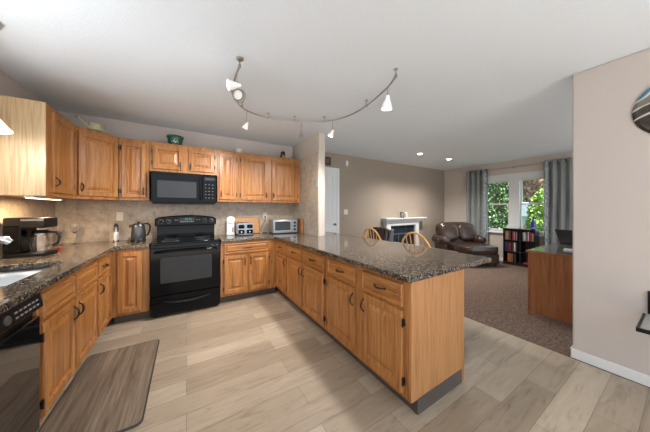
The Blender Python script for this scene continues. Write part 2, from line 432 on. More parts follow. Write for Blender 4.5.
# trim
sbox('baseboard_right', M['white_paint'], XP-.013, YF, 0, XP, .593, .085, bevel=.004)
sbox('baseboard_right_end', M['white_paint'], XP-.013, .58, .004, XP+.128, .593, .085, bevel=.004)
sbox('baseboard_living', M['white_paint'], 2.93, YB-.013, .004, XW, YB, .09, bevel=.004)
sbox('baseboard_window', M['white_paint'], XW-.013, YF, .004, XW, YB-.013, .09, bevel=.004)
# tile backsplash
b = MB(); b.box(XL+.009, YB-.009, CT, 1.79, YB, 1.49)
struct(b.out('trim_1', M['tile_xz']))
b = MB(); b.box(XL, 2.62, CT, XL+.009, YB, 1.49); b.box(XL, 1.0, CT, XL+.009, 2.62, 1.0)
struct(b.out('trim_2', M['tile_yz']))
struct(MB().box(1.797, 3.125, 2.28, 1.80, YB, CEIL).out('trim_4', mat('cream_paint', (.60, .545, .47), .7)))
sbox('trim_3', M['tile_small'], 1.79, 3.125, CT, 1.80, YB, 2.28)

# window 2: the double-hung pair
b = MB()
for y0, y1, z0, z1 in ((gy0-.05, gy0+.045, gz0+.045, gz1-.07), (gy1-.045, gy1+.05, gz0+.045, gz1-.07), (gy0-.05, gy1+.05, gz1-.07, gz1+.09), (gy0-.05, gy1+.05, gz0-.05, gz0+.045), (2.245, 2.455, gz0+.045, gz1-.07)):
    b.box(XW-.018, y0, z0, XW+.12, y1, z1)
w2 = struct(b.out('window_2', M['white_paint'], bevel=.004))
for y0, y1 in ((gy0+.045, 2.245), (2.455, gy1-.045)):
    b = MB(); zm = 1.485
    for z0, z1, dx in ((gz0+.045, zm+.02, .03), (zm-.02, gz1-.07, .06)):
        b.box(XW+dx, y0, z0, XW+dx+.03, y0+.03, z1); b.box(XW+dx, y1-.03, z0, XW+dx+.03, y1, z1)
        b.box(XW+dx, y0+.03, z0, XW+dx+.03, y1-.03, z0+.035); b.box(XW+dx, y0+.03, z1-.035, XW+dx+.03, y1-.03, z1)
    sa = b.out('sash', M['white_paint'], w2)
    MB().box(XW+.05, y0, gz0+.05, XW+.054, y1, gz1-.07).out('pane', M['pane'], sa)
MB().box(XW-.06, gy0-.07, gz0-.03, XW+.02, gy1+.07, gz0).out('sill', M['white_paint'], w2, bevel=.004)

# door 1: white six-panel door on the living room wall
dx0, dx1, dz1 = 2.06, 2.84, 2.19
b = MB()
for x0, x1, z0, z1 in ((dx0-.07, dx0, .004, dz1+.07), (dx1, dx1+.07, .004, dz1+.07), (dx0, dx1, dz1, dz1+.07)): b.box(x0, YB-.02, z0, x1, YB, z1)
d1 = struct(b.out('door_1', M['white_paint'], bevel=.004))
b = MB(); b.box(dx0, YB-.006, .01, dx1, YB, dz1)
for x0, x1 in ((dx0+.0, dx0+.10), (dx0+.34, dx0+.44), (dx1-.10, dx1)): b.box(x0, YB-.014, .01, x1, YB-.005, dz1)
for z0, z1 in ((.01, .22), (.86, 1.0), (1.68, 1.79), (2.08, dz1)): b.box(dx0, YB-.0135, z0, dx1, YB-.005, z1)
for x0, x1 in ((dx0+.13, dx0+.31), (dx0+.47, dx1-.13)):
    for z0, z1 in ((.25, .83), (1.03, 1.65), (1.82, 2.05)):
        b.panel(x0, z0, x1, z1, [(.0, .004), (.02, .009)], YB-.005)
lf = b.out('door_leaf', M['white_paint'], d1)
MB().lathe([(.024, 0), (.024, .006), (.008, .012), (.008, .03), (.024, .042), (.026, .055), (.016, .066), (0, .068)], (2.775, YB-.013, 1.02), T=RX(90)).out('door_knob', mat('antique_brass', (.30, .22, .10), .3, metal=1), d1)

# ------------------------------------------------------------------ cabinets
DOOR = [(0, .016), (.004, .022), (.050, .022), (.057, .008), (.070, .007), (.100, .019)]
DRAWER = [(0, .016), (.004, .022), (.018, .022), (.023, .012), (.030, .012), (.046, .0195)]
def pull(par, x, z, vertical, L=.095, y=-.020):
    n_ = 10; pts = []
    for i in range(n_+1):
        t = -1+2*i/n_; o_ = .028*(1-t*t)**.6 if abs(t) < 1 else 0
        pts.append((x, y-o_, z+t*L/2) if vertical else (x+t*L/2, y-o_, z))
    h = MB().tube(pts, [.0046+.0030*(1-abs(-1+2*i/n_)) for i in range(n_+1)], 8)
    for sg in (-1, 1):
        c = (x, y, z+sg*L/2) if vertical else (x+sg*L/2, y, z)
        h.pillow(c, (.018, .010, .026) if vertical else (.026, .010, .018), .8, .8, 10, 6)
    h.out('handle', M['black_metal'], par)
def hinge(par, x, z):
    MB().box(x-.006, -.021, z-.022, x+.006, -.001, z+.022).tube([(x, -.019, z-.028), (x, -.019, z+.028)], .005, 8).out('hinge', M['black_metal'], par)
def door(root, x0, z0, x1, z1, hs, hz, pull_on=True, hl=.095, hinges=True, oak='oak_v'):
    d = MB().panel(x0, z0, x1, z1, DOOR).out('door', M[oak], root, smooth=0)
    if pull_on: pull(d, x1-.028 if hs == 'r' else x0+.028, hz, True, hl)
    if hinges:
        hx = x0-.006 if hs == 'r' else x1+.006
        hinge(d, hx, z0+.08); hinge(d, hx, z1-.08)
    return d
def drawer(root, x0, z0, x1, z1, handle=True):
    d = MB().panel(x0, z0, x1, z1, DRAWER).out('drawer', M['oak_h'], root, smooth=0)
    if handle: pull(d, (x0+x1)/2, (z0+z1)/2, False, .10)
    return d
def carcass(root, w_, dep, z0, z1, toe=True, name='body', mt='oak_v', hollow=False):
    b = MB()
    if hollow: b.box(0, 0, z0, w_, .02, z1); b.box(0, .02, z0, w_, dep, .66); b.box(0, .02, .66, .015, dep, z1); b.box(w_-.015, .02, .66, w_, dep, z1)
    else: b.box(0, .0, z0, w_, dep, z1)
    o = b.out(name, M[mt], root, bevel=.002, seg=1)
    if toe: MB().box(0, .065, 0, w_, dep, z0).out('toe_kick', M['toe'], root)
    return o
BZ0, BZ1 = .10, .883
DR0, DR1, DO0, DO1 = .705, .855, .135, .682
def base(label, loc, rz, w_, dep, doors, drawers, group=None, hollow=False):
    r = thing('base_cabinet', label, 'cabinet', loc, rz, group)
    carcass(r, w_, dep, BZ0, BZ1, hollow=hollow)
    for x0, x1, hs in doors: door(r, x0, DO0, x1, DO1, hs, DO1-.10)
    for x0, x1, h in drawers: drawer(r, x0, DR0, x1, DR1, h)
    return r
R90, RM90 = PI/2, -PI/2
GX = -.73                       # face of the left run
# sink base (local x runs away from the camera)
base('oak sink cabinet beside the dishwasher with two blank drawer fronts', (GX, 1.965, 0), R90, .975, .655,
     [(.02, .455, 'r'), (.49, .955, 'l')], [(.02, .455, False), (.49, .955, False)], hollow=True)
base('narrow oak cabinet with one drawer between the sink and the corner', (GX, 2.942, 0), R90, .555, .655,
     [(.02, .36, 'l')], [(.02, .36, True)])
# corner unit facing the room beside the range
r = thing('base_cabinet', 'oak corner cabinet with one tall door left of the range', 'cabinet', (GX+.002, 3.50, 0), 0)
carcass(r, .340, .635, BZ0, BZ1)
door(r, .045, .135, .275, .845, 'r', .5, pull_on=False, hinges=False)
MB().box(-.0, -.004, .10, .028, 0, BZ1).out('filler', M['oak_v'], r)
# right of the range
base('oak base cabinet with one wide drawer and two doors right of the range', (.41, 3.50, 0), 0, .818, .635,
     [(.045, .355, 'r'), (.385, .69, 'l')], [(.045, .69, True)])
# peninsula (local x runs towards the camera)
GP = 1.23
base('oak peninsula cabinet nearest the range corner with one door and drawer', (GP, 3.497, 0), RM90, .472, .60,
     [(.03, .445, 'r')], [(.03, .445, True)])
base('middle oak peninsula cabinet with two doors meeting under two drawers', (GP, 3.023, 0), RM90, 1.043, .60,
     [(.02, .485, 'r'), (.523, 1.015, 'l')], [(.02, .485, True), (.523, 1.015, True)])
pc = base('oak peninsula cabinet at the free end with a broad plain side panel', (GP, 1.978, 0), RM90, 1.013, .60,
     [(.045, .482, 'r'), (.566, .972, 'l')], [(.045, .482, True), (.566, .972, True)])
b = MB(); b.box(1.013, 0, BZ0, 1.031, .62, BZ1); b.box(1.002, .50, 0, 1.031, .62, BZ0)
b.out('end_panel', M['oak_panel'], pc, bevel=.002)
MB().box(1.006, .062, 0, 1.034, .60, .105).out('base_trim', M['vinyl_base'], pc)
for o in pc.children:
    if o.name.startswith('toe_kick'): pass
b = MB(); b.box(GP+.6225, .948, 0, GP+.64, 3.11, BZ1)
tag(b.out('back_panel', M['oak_panel']), 'plain oak panel closing the dining side of the peninsula', 'panel')

# worktops
b = MB().cells([XL+.012, -1.22, -.86, -.70, -.388], [1.33, 2.0, 2.74, 3.465, YB-.012],
               lambda i, j: (j == 3) or (i < 3 and not (i == 1 and j == 1)), BZ1+.001, CT)
tag(b.out('worktop', M['granite'], bevel=.006, seg=3), 'speckled granite worktop around the steel sink, reaching the range', 'worktop')
def keep(i, j):
    if i == 0: return j >= 2
    if i == 1: return True
    if i == 2: return j == 0
    return j <= 2
b = MB().cells([.412, 1.19, 1.788, 1.918, 2.29], [.93, 3.113, 3.465, 3.66, YB-.012], lambda i, j: keep(i, j) if not (i == 0 and j == 1) else False, BZ1+.001, CT)
b = MB().cells([.412, 1.19, 1.788, 1.918, 2.29], [.93, 3.113, 3.465, 3.66, YB-.012],
               lambda i, j: (j >= 2) if i == 0 else True if i == 1 else (j == 0) if i == 2 else j <= 2, BZ1+.001, CT)
tag(b.out('worktop', M['granite'], bevel=.006, seg=3), 'long brown granite worktop over the peninsula with wide overhang', 'worktop')

# upper cabinets
UZ0, UZ1 = 1.465, 2.26
GU = 3.79
def upper(label, loc, rz, w_, z0, z1, doors, hz, dep=None, hl=.075):
    r = thing('wall_cabinet', label, 'cabinet', (loc[0], loc[1], z0), rz)
    b = MB().box(0, 0, 0, w_, dep or (YB-GU-.003), z1-z0); b.out('body', M['oak_v'], r, bevel=.002, seg=1)
    for x0, x1, hs in doors: door(r, x0, .035, x1, z1-z0-.05, hs, hz, True, hl)
    return r
ul = upper('oak wall cabinet with pale side panel in front of the corner cabinet', (-1.02, 2.885), R90, .60, UZ0, UZ1, [(.075, .50, 'l')], .13, dep=.37)
MB().box(-.004, .002, 0, -.0005, .368, UZ1-UZ0).out('side_panel', M['maple_panel'], ul)
rc = thing('wall_cabinet', 'diagonal oak corner wall cabinet under the pale watering can', 'cabinet', (-1.02, 3.488, UZ0), math.atan2(.302, .285))
L = math.hypot(.285, .302); a = math.atan2(.302, .285)
inv = Matrix.Rotation(-a, 2)
pts = [inv @ Vector((x+1.02, y-3.488)) for x, y in ((-1.02, 3.488), (-.735, 3.79), (-.735, YB-.003), (XL+.003, YB-.003), (XL+.003, 3.488))]
MB().prism([tuple(p) for p in pts], 0, UZ1-UZ0).out('body', M['oak_v'], rc, bevel=.002, seg=1)
door(rc, .012, .035, L-.012, UZ1-UZ0-.05, 'l', .13, True, .075)
upper('narrow oak wall cabinet with a single door left of the microwave', (-.733, GU), 0, .31, UZ0, UZ1, [(.033, .28, 'r')], .12)
upper('short oak wall cabinet with two square doors above the microwave', (-.421, GU), 0, .82, 1.862, UZ1, [(.035, .377, 'r'), (.443, .78, 'l')], .10)
upper('slim oak wall cabinet with a single door right of the microwave', (.401, GU), 0, .303, UZ0, UZ1, [(.022, .268, 'l')], .12)
upper('wide oak wall cabinet with two tall doors above the toaster oven', (.706, GU), 0, 1.074, UZ0, UZ1, [(.035, .473, 'r'), (.541, 1.014, 'l')], .12)

# ------------------------------------------------------------------ range
r = thing('kitchen_range', 'black freestanding electric range between the oak base cabinets', 'range', (.01, 3.43, 0))
hw = .385
MB().box(-hw, .045, .02, hw, .70, .905).out('body', M['black_satin'], r, bevel=.004)
MB().box(-hw+.02, .07, 0, hw-.02, .66, .02).out('foot', M['black_satin'], r)
ct = MB().box(-hw-.002, .015, .905, hw+.002, .64, .932).out('cooktop', M['black_gloss'], r, bevel=.008)
for cx, cy, cr in ((-.19, .18, .10), (.19, .18, .085), (-.19, .46, .08), (.19, .46, .10)):
    MB().lathe([(cr-.004, .9322), (cr-.004, .9328), (cr, .9328), (cr, .9322)], (cx, cy, 0), 40).out('burner_ring', M['grey_mark'], ct)
d = MB().prism(rect_round(-hw, .285, hw, .865, .012), 0, .048, T=TR(0, .047, 0) @ RX(90)).out('oven_door', M['black_gloss'], r, bevel=.004)
MB().prism(rect_round(-.285, .43, .285, .745, .02), 0, .003, T=TR(0, -.0005, 0) @ RX(90)).out('oven_window', M['glass_black'], d)
MB().tube([(-.34, .0, .815), (-.33, -.035, .822), (-.2, -.047, .828), (0, -.05, .83), (.2, -.047, .828), (.33, -.035, .822), (.34, 0, .815)], .013, 10).out('door_handle', M['black_gloss'], d)
d = MB().prism(rect_round(-hw, .045, hw, .272, .012), 0, .04, T=TR(0, .047, 0) @ RX(90)).out('drawer', M['black_gloss'], r, bevel=.004)
pts = []
for i in range(13):
    t = -1+2*i/12; pts.append((t*.26, .003-.016*(1-t**4), .205-.028*(1-t*t)))
MB().tube(pts, [.006+.010*(1-abs(-1+2*i/12)**2) for i in range(13)], 8).out('drawer_handle', M['black_satin'], d)
# backguard
b = MB(); b.box(-hw+.012, .61, .93, hw-.012, .70, 1.12)
bgd = b.out('backguard', M['black_gloss'], r, bevel=.006)
prof = []
n_ = 16
hc = .398
fr = [(-hc, 1.105)]
for i in range(n_+1):
    t = -1+2*i/n_; fr.append((t*hc, 1.225+.035*(1-t*t) if abs(t) < .98 else 1.21))
fr.append((hc, 1.105))
MB().prism([(x, z) for x, z in fr], 0, .11, T=TR(0, .70, 0) @ RX(90)).out('control_console', M['black_gloss'], r, bevel=.012, seg=3)
cons = r.children[-1]
for kx in (-.325, -.235, .235, .325):
    k = MB().lathe([(.030, 0), (.030, .004), (.022, .008), (.020, .026), (.014, .030), (0, .030)], (kx, .590, 1.175), 20, T=RX(90)).out('knob', M['black_satin'], cons)
    MB().lathe([(.027, .0045), (.030, .0045), (.030, .0055), (.027, .0055)], (kx, .590, 1.175), 24, T=RX(90)).out('dial_ring', M['grey_mark'], k)
    MB().box(kx-.002, .557, 1.178, kx+.002, .561, 1.193).out('pointer', M['grey_mark'], k)
MB().box(-.10, .586, 1.15, .10, .591, 1.225).out('display', M['glass_black'], cons)
b = MB()
for i, x in enumerate((-.03, -.008, .022, .044)):
    for z0 in (0,): b.box(x, .584, 1.19, x+.003, .5865, 1.212); b.box(x+.011, .584, 1.19, x+.014, .5865, 1.212); b.box(x, .584, 1.209, x+.014, .5865, 1.212); b.box(x, .584, 1.19, x+.014, .5865, 1.193)
b.out('clock_digits', M['display_green'], cons)
for x, z in ((-.08, 1.165), (-.055, 1.165), (-.03, 1.165), (.0, 1.165), (.03, 1.165), (.06, 1.165), (.125, 1.19), (.16, 1.19), (-.15, 1.19), (-.125, 1.19)):
    MB().box(x-.008, .584, z-.005, x+.008, .5895, z+.005).out('button', M['grey_mark'], cons)

# microwave
r = thing('microwave', 'black over-range microwave under the short oak cabinet', 'microwave', (-.01, 3.70, 1.435))
MB().box(-.385, .03, 0, .385, YB-3.70-.012, .420).out('body', M['black_satin'], r, bevel=.004)
d = MB().prism(rect_round(-.385, .01, .205, .418, .012), 0, .034, T=TR(0, .032, 0) @ RX(90)).out('door', M['black_gloss'], r, bevel=.005)
MB().prism(rect_round(-.32, .075, .13, .30, .012), 0, .002, T=TR(0, -.0015, 0) @ RX(90)).out('window', M['glass_black'], d)
MB().tube([(.178, 0, .06), (.178, -.028, .075), (.178, -.032, .21), (.178, -.028, .345), (.178, 0, .36)], .009, 10).out('handle', M['black_gloss'], d)
c = MB().prism(rect_round(.208, .01, .385, .418, .010), 0, .034, T=TR(0, .032, 0) @ RX(90)).out('control_panel', M['black_gloss'], r, bevel=.005)
MB().box(.235, -.004, .335, .365, -.0015, .375).out('display', M['glass_black'], c)
for i in range(3):
    for j in range(5):
        MB().box(.238+i*.045, -.004, .075+j*.048, .256+i*.045, -.0015, .085+j*.048).out('button', M['dim_mark'], c)
MB().box(-.37, .04, -.012, .37, .40, 0).out('vent_grille', M['black_satin'], r)

# dishwasher
r = thing('dishwasher', 'black dishwasher with sloped control strip beside the sink cabinet', 'dishwasher', (-.715, 1.355, 0), R90)
MB().box(0, .03, .10, .603, .66, .880).out('body', M['black_satin'], r)
MB().box(0, .09, 0, .603, .6, .10).out('toe_kick', M['black_satin'], r)
MB().box(.003, 0, .105, .600, .03, .745).out('door', mat('dishwasher_gloss', (.004, .004, .0045), .06, spec=.9, coat=.6), r, bevel=.004)
c = MB().add([(.003, .03, .775), (.600, .03, .775), (.600, -.014, .795), (.003, -.014, .795), (.003, .03, .878), (.600, .03, .878), (.600, -.002, .876), (.003, -.002, .876)],
             [(3,2,1,0),(4,7,6,5),(0,1,5,4),(1,2,6,5),(2,3,7,6),(3,0,4,7)][0:0]+[(0,1,2,3),(7,6,5,4),(1,0,4,5),(2,1,5,6),(3,2,6,7),(0,3,7,4)]).out('control_panel', M['black_satin'], r, bevel=.004)
for i in range(6):
    for j in range(2):
        x = .36+i*.036; z = .822+j*.025; y = -.014+.012*(z-.795)/.081
        MB().box(x, y-.003, z-.005, x+.018, y+.003, z+.003).out('button', M['grey_mark'], c)
MB().lathe([(.022, 0), (.022, .005), (.016, .007), (0, .007)], (.30, -.0085, .835), 20, T=RX(82)).out('dial', M['dim_mark'], c)
tag(MB().box(XL+.02, 1.335, 0, -.735, 1.352, BZ1).out('end_panel', M['oak_v']), 'oak end panel on the near side of the dishwasher', 'panel')

# sink + faucet
r = thing('kitchen_sink', 'stainless double-bowl sink set under the granite worktop', 'sink', (0, 0, 0))
def bowl(x0, y0, x1, y1, zt, zb, t=.004):
    b = MB(); R = .05; n_ = 6
    top = rect_round(x0, y0, x1, y1, R, n_); low = rect_round(x0+.012, y0+.012, x1-.012, y1-.012, R, n_); flat = rect_round(x0+.04, y0+.04, x1-.04, y1-.04, R*.7, n_)
    lay = [(top, zt), (low, zb+.03), (flat, zb)]
    k = len(top); vs_ = [(x, y, z) for L_, z in lay for x, y in L_]
    fs = [(i*k+j, i*k+k+j, i*k+k+(j+1) % k, i*k+(j+1) % k) for i in range(2) for j in range(k)]+[tuple(2*k+j for j in range(k))]
    b.add(vs_, fs); return b.out('bowl', M['sink_steel'], r, solid=t, smooth=60)
for y0, y1, zb in ((1.985, 2.49, .70), (2.525, 2.755, .74)):
    bo = bowl(-1.235, y0, -.845, y1, BZ1-.002, zb)
    MB().lathe([(.042, .004), (.042, .008), (.034, .010), (.030, .006), (0, .006)], (-1.04, (y0+y1)/2, zb), 20).out('drain', M['chrome'], bo)
MB().box(-1.22, 2.488, .850, -.86, 2.527, .872).out('divider', M['sink_steel'], r, bevel=.006)
f = thing('faucet', 'chrome pull-out faucet with its spout over the sink', 'faucet', (-1.362, 2.40, CT))
MB().lathe([(.032, 0), (.032, .012), (.024, .02), (.022, .12), (.018, .14), (0, .145)], n=20).out('base', M['chrome'], f)
MB().tube([(0, 0, .10), (.03, .01, .17), (.09, .02, .215), (.17, .035, .235), (.24, .05, .232)], [.016, .016, .016, .017, .018], 14).out('spout', M['chrome'], f)
MB().tube([(.235, .049, .232), (.27, .056, .226), (.305, .063, .213), (.325, .067, .195)], [.019, .024, .026, .022], 14).out('spray_head', M['chrome'], f)
MB().tube([(0, -.02, .12), (-.005, -.06, .16), (-.005, -.10, .18)], [.010, .008, .006], 10).out('lever', M['chrome'], f)

# floor mat
t = thing('kitchen_mat', 'long brown wood-look anti-fatigue mat along the sink cabinets', 'mat', (-.50, 2.35, 0))
MB().prism(rect_round(-.265, -.545, .265, .545, .04), 0.001, .012).out('edge', M['mat_edge'], t, bevel=.004)
MB().prism(rect_round(-.255, -.535, .255, .535, .035), .012, .014).out('top', M['mat'], t)

# ------------------------------------------------------------------ things on the worktops
def outlet(label, x, z, plug):
    r = thing('wall_outlet', label, 'outlet', (x, YB-.009, z))
    p = MB().prism(rect_round(-.036, -.058, .036, .058, .008), 0, .006, T=RX(90)).out('plate', M['ivory'], r, bevel=.002)
    for zz in (-.024, .024):
        s_ = MB().prism(rect_round(-.017, -.018+zz, .017, .018+zz, .008), 0, .003, T=TR(0, -.006, 0) @ RX(90)).out('socket', M['white_plastic'] if not plug else M['ivory'], p)
        b = MB(); b.box(-.009, -.0095, zz-.004, -.006, -.0088, zz+.008); b.box(.006, -.0095, zz-.004, .009, -.0088, zz+.008); b.out('slot', M['dark_hole'], s_)
    return r
outlet('ivory wall outlet on the tile above the steel mill', -.785, 1.25, False)
outlet('ivory wall outlet on the tile above the cutting board edge, black plug in', 1.235, 1.235, True)
c = thing('power_cord', 'black power cord hanging from the outlet beside the toaster oven', 'cord', (1.235, YB-.02, 1.21))
MB().box(-.013, -.03, -.012, .013, .0, .014).out('plug', M['black_satin'], c, bevel=.004)
MB().tube([(0, -.028, 0), (-.005, -.05, -.02), (-.03, -.06, -.09), (-.075, -.055, -.17), (-.10, -.06, -.245), (-.06, -.08, -.276), (-.02, -.09, -.279), (.005, -.09, -.279)], .0045, 8).out('cable', M['black_satin'], c)

# coffee maker
r = thing('coffee_maker', 'black drip coffee maker with glass carafe below the pale cabinet side', 'coffee maker', (-1.215, 3.19, CT), math.radians(84))
MB().box(-.11, -.14, 0, .11, .14, .035).out('base', M['black_satin'], r, bevel=.008)
MB().box(-.11, .02, .035, .11, .14, .30).out('water_tank', M['black_gloss'], r, bevel=.008)
MB().box(-.11, -.14, .265, .11, .14, .365).out('brew_head', M['black_satin'], r, bevel=.014, seg=3)
MB().box(-.112, -.135, .335, .112, .02, .35).out('chrome_band', M['steel'], r)
MB().lathe([(.072, .035), (.072, .040), (0, .041)], (0, -.06, 0)).out('hot_plate', M['steel'], r)
c = MB().lathe([(0, .042), (.062, .042), (.076, .065), (.080, .11), (.068, .17), (.052, .20), (.056, .215), (.052, .215), (.048, .20), (.064, .168), (.075, .11), (.071, .069), (.059, .046), (0, .046)], (0, -.06, 0), 32).out('carafe', M['glass'], r, smooth=60)
MB().lathe([(.058, .213), (.060, .228), (.048, .242), (0, .244)], (0, -.06, 0)).out('carafe_lid', M['black_satin'], c)
MB().tube([(.02, -.115, .222), (.03, -.165, .215), (.035, -.185, .17), (.03, -.175, .11), (.02, -.135, .085)], .011, 10).out('carafe_handle', M['black_satin'], c)
MB().lathe([(.053, .197), (.058, .197), (.058, .210), (.053, .210)], (0, -.06, 0)).out('carafe_band', M['steel'], c)
c.parent.scale = (.92, .9, .96)
r = thing('coffee_scoop', 'small red coffee scoop lying beside the coffee maker carafe', 'scoop', (-1.12, 3.40, CT), math.radians(30))
MB().lathe([(0, .002), (.016, .002), (.020, .03), (.018, .03), (.014, .005), (0, .005)]).out('cup', mat('red_plastic', (.45, .02, .02), .35), r)
MB().box(.015, -.005, .024, .08, .005, .028).out('handle', bpy.data.materials['red_plastic'], r)

# stemmed glasses in the corner
def goblet(label, x, y):
    r = thing('wine_glass', label, 'glass', (x, y, CT), 0, 'clear wine glasses in the corner')
    MB().lathe([(0, .0), (.034, .0), (.034, .002), (.006, .006), (.004, .02), (.004, .12), (.010, .132), (.034, .155), (.043, .19), (.038, .25), (.0365, .25), (.041, .19), (.032, .157), (.008, .136), (0, .135)], n=28).out('bowl_and_stem', M['glass'], r, smooth=60)
    return r
g = goblet('clear wine glass in the worktop corner, nearer the coffee maker', -1.29, 3.93)
dup(g, (-1.17, 3.98, CT), 0, 'clear wine glass in the worktop corner, nearer the steel mill')

# mill
r = thing('pepper_mill', 'clear and steel mill with white label under the left outlet', 'mill', (-.80, 4.02, CT))
MB().lathe([(.032, 0), (.034, .004), (.034, .018), (.028, .022)], n=24).out('base', M['chrome'], r)
MB().lathe([(.027, .022), (.027, .125)], n=24).out('label', mat('white_label', (.85, .85, .85), .5), r)
MB().lathe([(.027, .125), (.024, .145), (.022, .19), (.024, .197)], n=24).out('barrel', M['steel'], r)
MB().lathe([(.024, .197), (.024, .21), (.014, .222), (.012, .235), (0, .238)], n=24).out('cap', M['black_satin'], r)
# kettle
r = thing('electric_kettle', 'dark grey electric kettle beside the left of the range', 'kettle', (-.545, 3.86, CT))
MB().lathe([(.078, 0), (.082, .006), (.078, .02), (.070, .024)], n=32).out('base', M['black_satin'], r)
kb = MB().lathe([(.074, .024), (.080, .04), (.078, .12), (.068, .20), (.062, .225), (.052, .236), (.02, .243), (0, .244)], n=32).out('jug', mat('gunmetal', (.10, .105, .115), .28, metal=.7), r, smooth=60)
MB().lathe([(.010, .243), (.012, .255), (.006, .262), (0, .262)], n=16).out('lid_knob', M['black_satin'], kb)
MB().tube([(.055, -.01, .228), (.10, -.015, .235), (.125, -.02, .205), (.122, -.02, .14), (.10, -.015, .085), (.072, -.01, .07)], [.010, .012, .012, .011, .010, .009], 10).out('handle', M['black_satin'], r)
MB().prism([(-.06, -.02), (-.06, .02), (-.098, .0)], .185, .225).out('spout', bpy.data.materials['gunmetal'], r, bevel=.004)
c = thing('kettle_cord', 'black coiled cord on the worktop left of the kettle', 'cord', (-.66, 3.93, CT))
MB().tube([(.03*math.cos(t*.7)+.002*t, .025*math.sin(t*.7), .005+.002*t) for t in range(20)], .0045, 8).out('cable', M['black_satin'], c)

# right-hand counter items
r = thing('milk_frother', 'tall white countertop gadget with rounded top beside the toaster', 'appliance', (.618, 3.99, CT))
r.scale = (1.2, 1.1, 1.03)
MB().prism(rect_round(-.055, -.045, .055, .045, .03), 0, .03).out('base', M['white_plastic'], r, bevel=.004)
MB().prism(rect_round(-.048, -.0, .048, .24, .012)+[], 0, .05, T=TR(0, .035, 0) @ RX(90)).out('column', M['white_plastic'], r, bevel=.008)
MB().lathe([(.054, -.035), (.056, -.03), (.056, .03), (.054, .035), (0, .036)], (0, .005, .245), 32, T=RX(90)).out('head', M['white_plastic'], r, smooth=50)
MB().box(.022, -.022, .05, .030, -.016, .12).out('slot', M['dark_hole'], r)
r = thing('toaster', 'four-slot steel toaster standing before the cutting board', 'toaster', (.815, 3.90, CT), 0)
MB().prism(rect_round(-.125, .012, .125, .205, .035), 0, .24, T=TR(0, .12, 0) @ RX(90)).out('body', M['steel'], r, bevel=.006)
MB().box(-.125, -.115, 0, .125, .115, .014).out('base', M['black_satin'], r, bevel=.004)
for x in (-.065, .065):
    MB().prism(rect_round(x-.048, .03, x+.048, .095, .01), 0, .004, T=TR(0, -.119, 0) @ RX(90)).out('control_panel', M['black_gloss'], r)
    lv = MB().prism(rect_round(x-.046, .115, x+.046, .178, .02), 0, .006, T=TR(0, -.119, 0) @ RX(90)).out('crumb_window', M['black_gloss'], r)
    MB().box(x-.018, -.142, .095, x+.018, -.118, .108).out('lever', M['chrome'], r, bevel=.003)
    MB().lathe([(.012, 0), (.011, .012), (0, .013)], (x, -.123, .06), 16, T=RX(90)).out('knob', M['chrome'], r)
b = MB()
for x in (-.09, -.04, .04, .09): b.box(x-.014, -.08, .2035, x+.014, .08, .2065)
b.out('bread_slots', M['dark_hole'], r)
tlt = math.radians(10)
r = thing('cutting_board', 'brown wooden cutting board leaning on the tile behind the toaster', 'cutting board', (.90, 4.055, CT))
r.rotation_euler = (-tlt, 0, 0)
MB().prism(rect_round(-.20, .004, .20, .275, .015), 0, .02, T=TR(0, .01, 0) @ RX(90)).out('board', M['board'], r, bevel=.003)
r = thing('cutting_board', 'darker narrow wooden board tucked behind the right end of the larger board', 'cutting board', (1.06, 4.09, CT))
r.rotation_euler = (-math.radians(7), 0, 0)
MB().prism(rect_round(-.10, .003, .075, .26, .012), 0, .016, T=TR(0, .01, 0) @ RX(90)).out('board', M['block'], r, bevel=.003)
r = thing('toaster_oven', 'silver toaster oven with dark glass door near the tiled stub wall', 'toaster oven', (1.49, 3.88, CT), math.radians(-4))
for x in (-.19, .19):
    for y in (-.13, .12): MB().lathe([(.014, 0), (.014, .012)], (x, y, 0), 12).out('foot', M['black_satin'], r)
MB().box(-.225, -.14, .012, .225, .15, .245).out('body', M['steel'], r, bevel=.008)
d = MB().box(-.215, -.152, .035, .105, -.139, .228).out('door', M['steel'], r, bevel=.004)
MB().box(-.19, -.1555, .06, .085, -.1515, .205).out('window', M['glass_black'], d)
MB().tube([(-.17, -.152, .212), (-.165, -.178, .214), (.06, -.178, .214), (.065, -.152, .212)], .007, 8).out('handle', M['chrome'], d)
c = MB().box(.112, -.148, .03, .218, -.139, .232).out('control_panel', M['steel'], r, bevel=.003)
for z in (.07, .13, .19): MB().lathe([(.022, 0), (.020, .016), (0, .018)], (.165, -.148, z), 20, T=RX(90)).out('knob', M['black_satin'], c)
r = thing('wooden_box', 'brown wooden block standing upright beside the toaster oven', 'block', (1.752, 3.72, CT))
MB().box(-.025, -.085, 0, .025, .085, .255).out('block', M['block'], r, bevel=.005)

# on top of the wall cabinets
r = thing('watering_can', 'small pale green watering can on the diagonal corner cabinet', 'watering can', (-.90, 3.62, UZ1), math.radians(-135))
cream = mat('pale_green_enamel', (.46, .47, .30), .4)
MB().lathe([(0, 0), (.062, 0), (.060, .06), (.05, .078), (.045, .082), (0, .082)], n=28).out('body', cream, r)
MB().tube([(.05, 0, .02), (.10, -.01, .055), (.145, -.02, .105)], [.012, .009, .008], 10).out('spout', cream, r)
MB().lathe([(.008, -.012), (.024, .012), (0, .016)], (.148, -.02, .108), 16, T=RY(50)).out('rose', cream, r)
MB().tube([(-.055, 0, .03), (-.10, 0, .05), (-.095, 0, .085), (-.04, 0, .085)], .006, 8).out('handle', cream, r)
r = thing('planter_pot', 'dark green painted pot on the cabinet above the microwave', 'pot', (-.14, 3.93, UZ1))
grn = mat('green_glaze', (.015, .10, .062), .22)
pt = MB().lathe([(0, 0), (.072, 0), (.078, .01), (.098, .115), (.106, .118), (.106, .142), (.100, .142), (.092, .12), (.07, .02), (0, .02)], n=36).out('pot', grn, r, smooth=35)
b = MB()
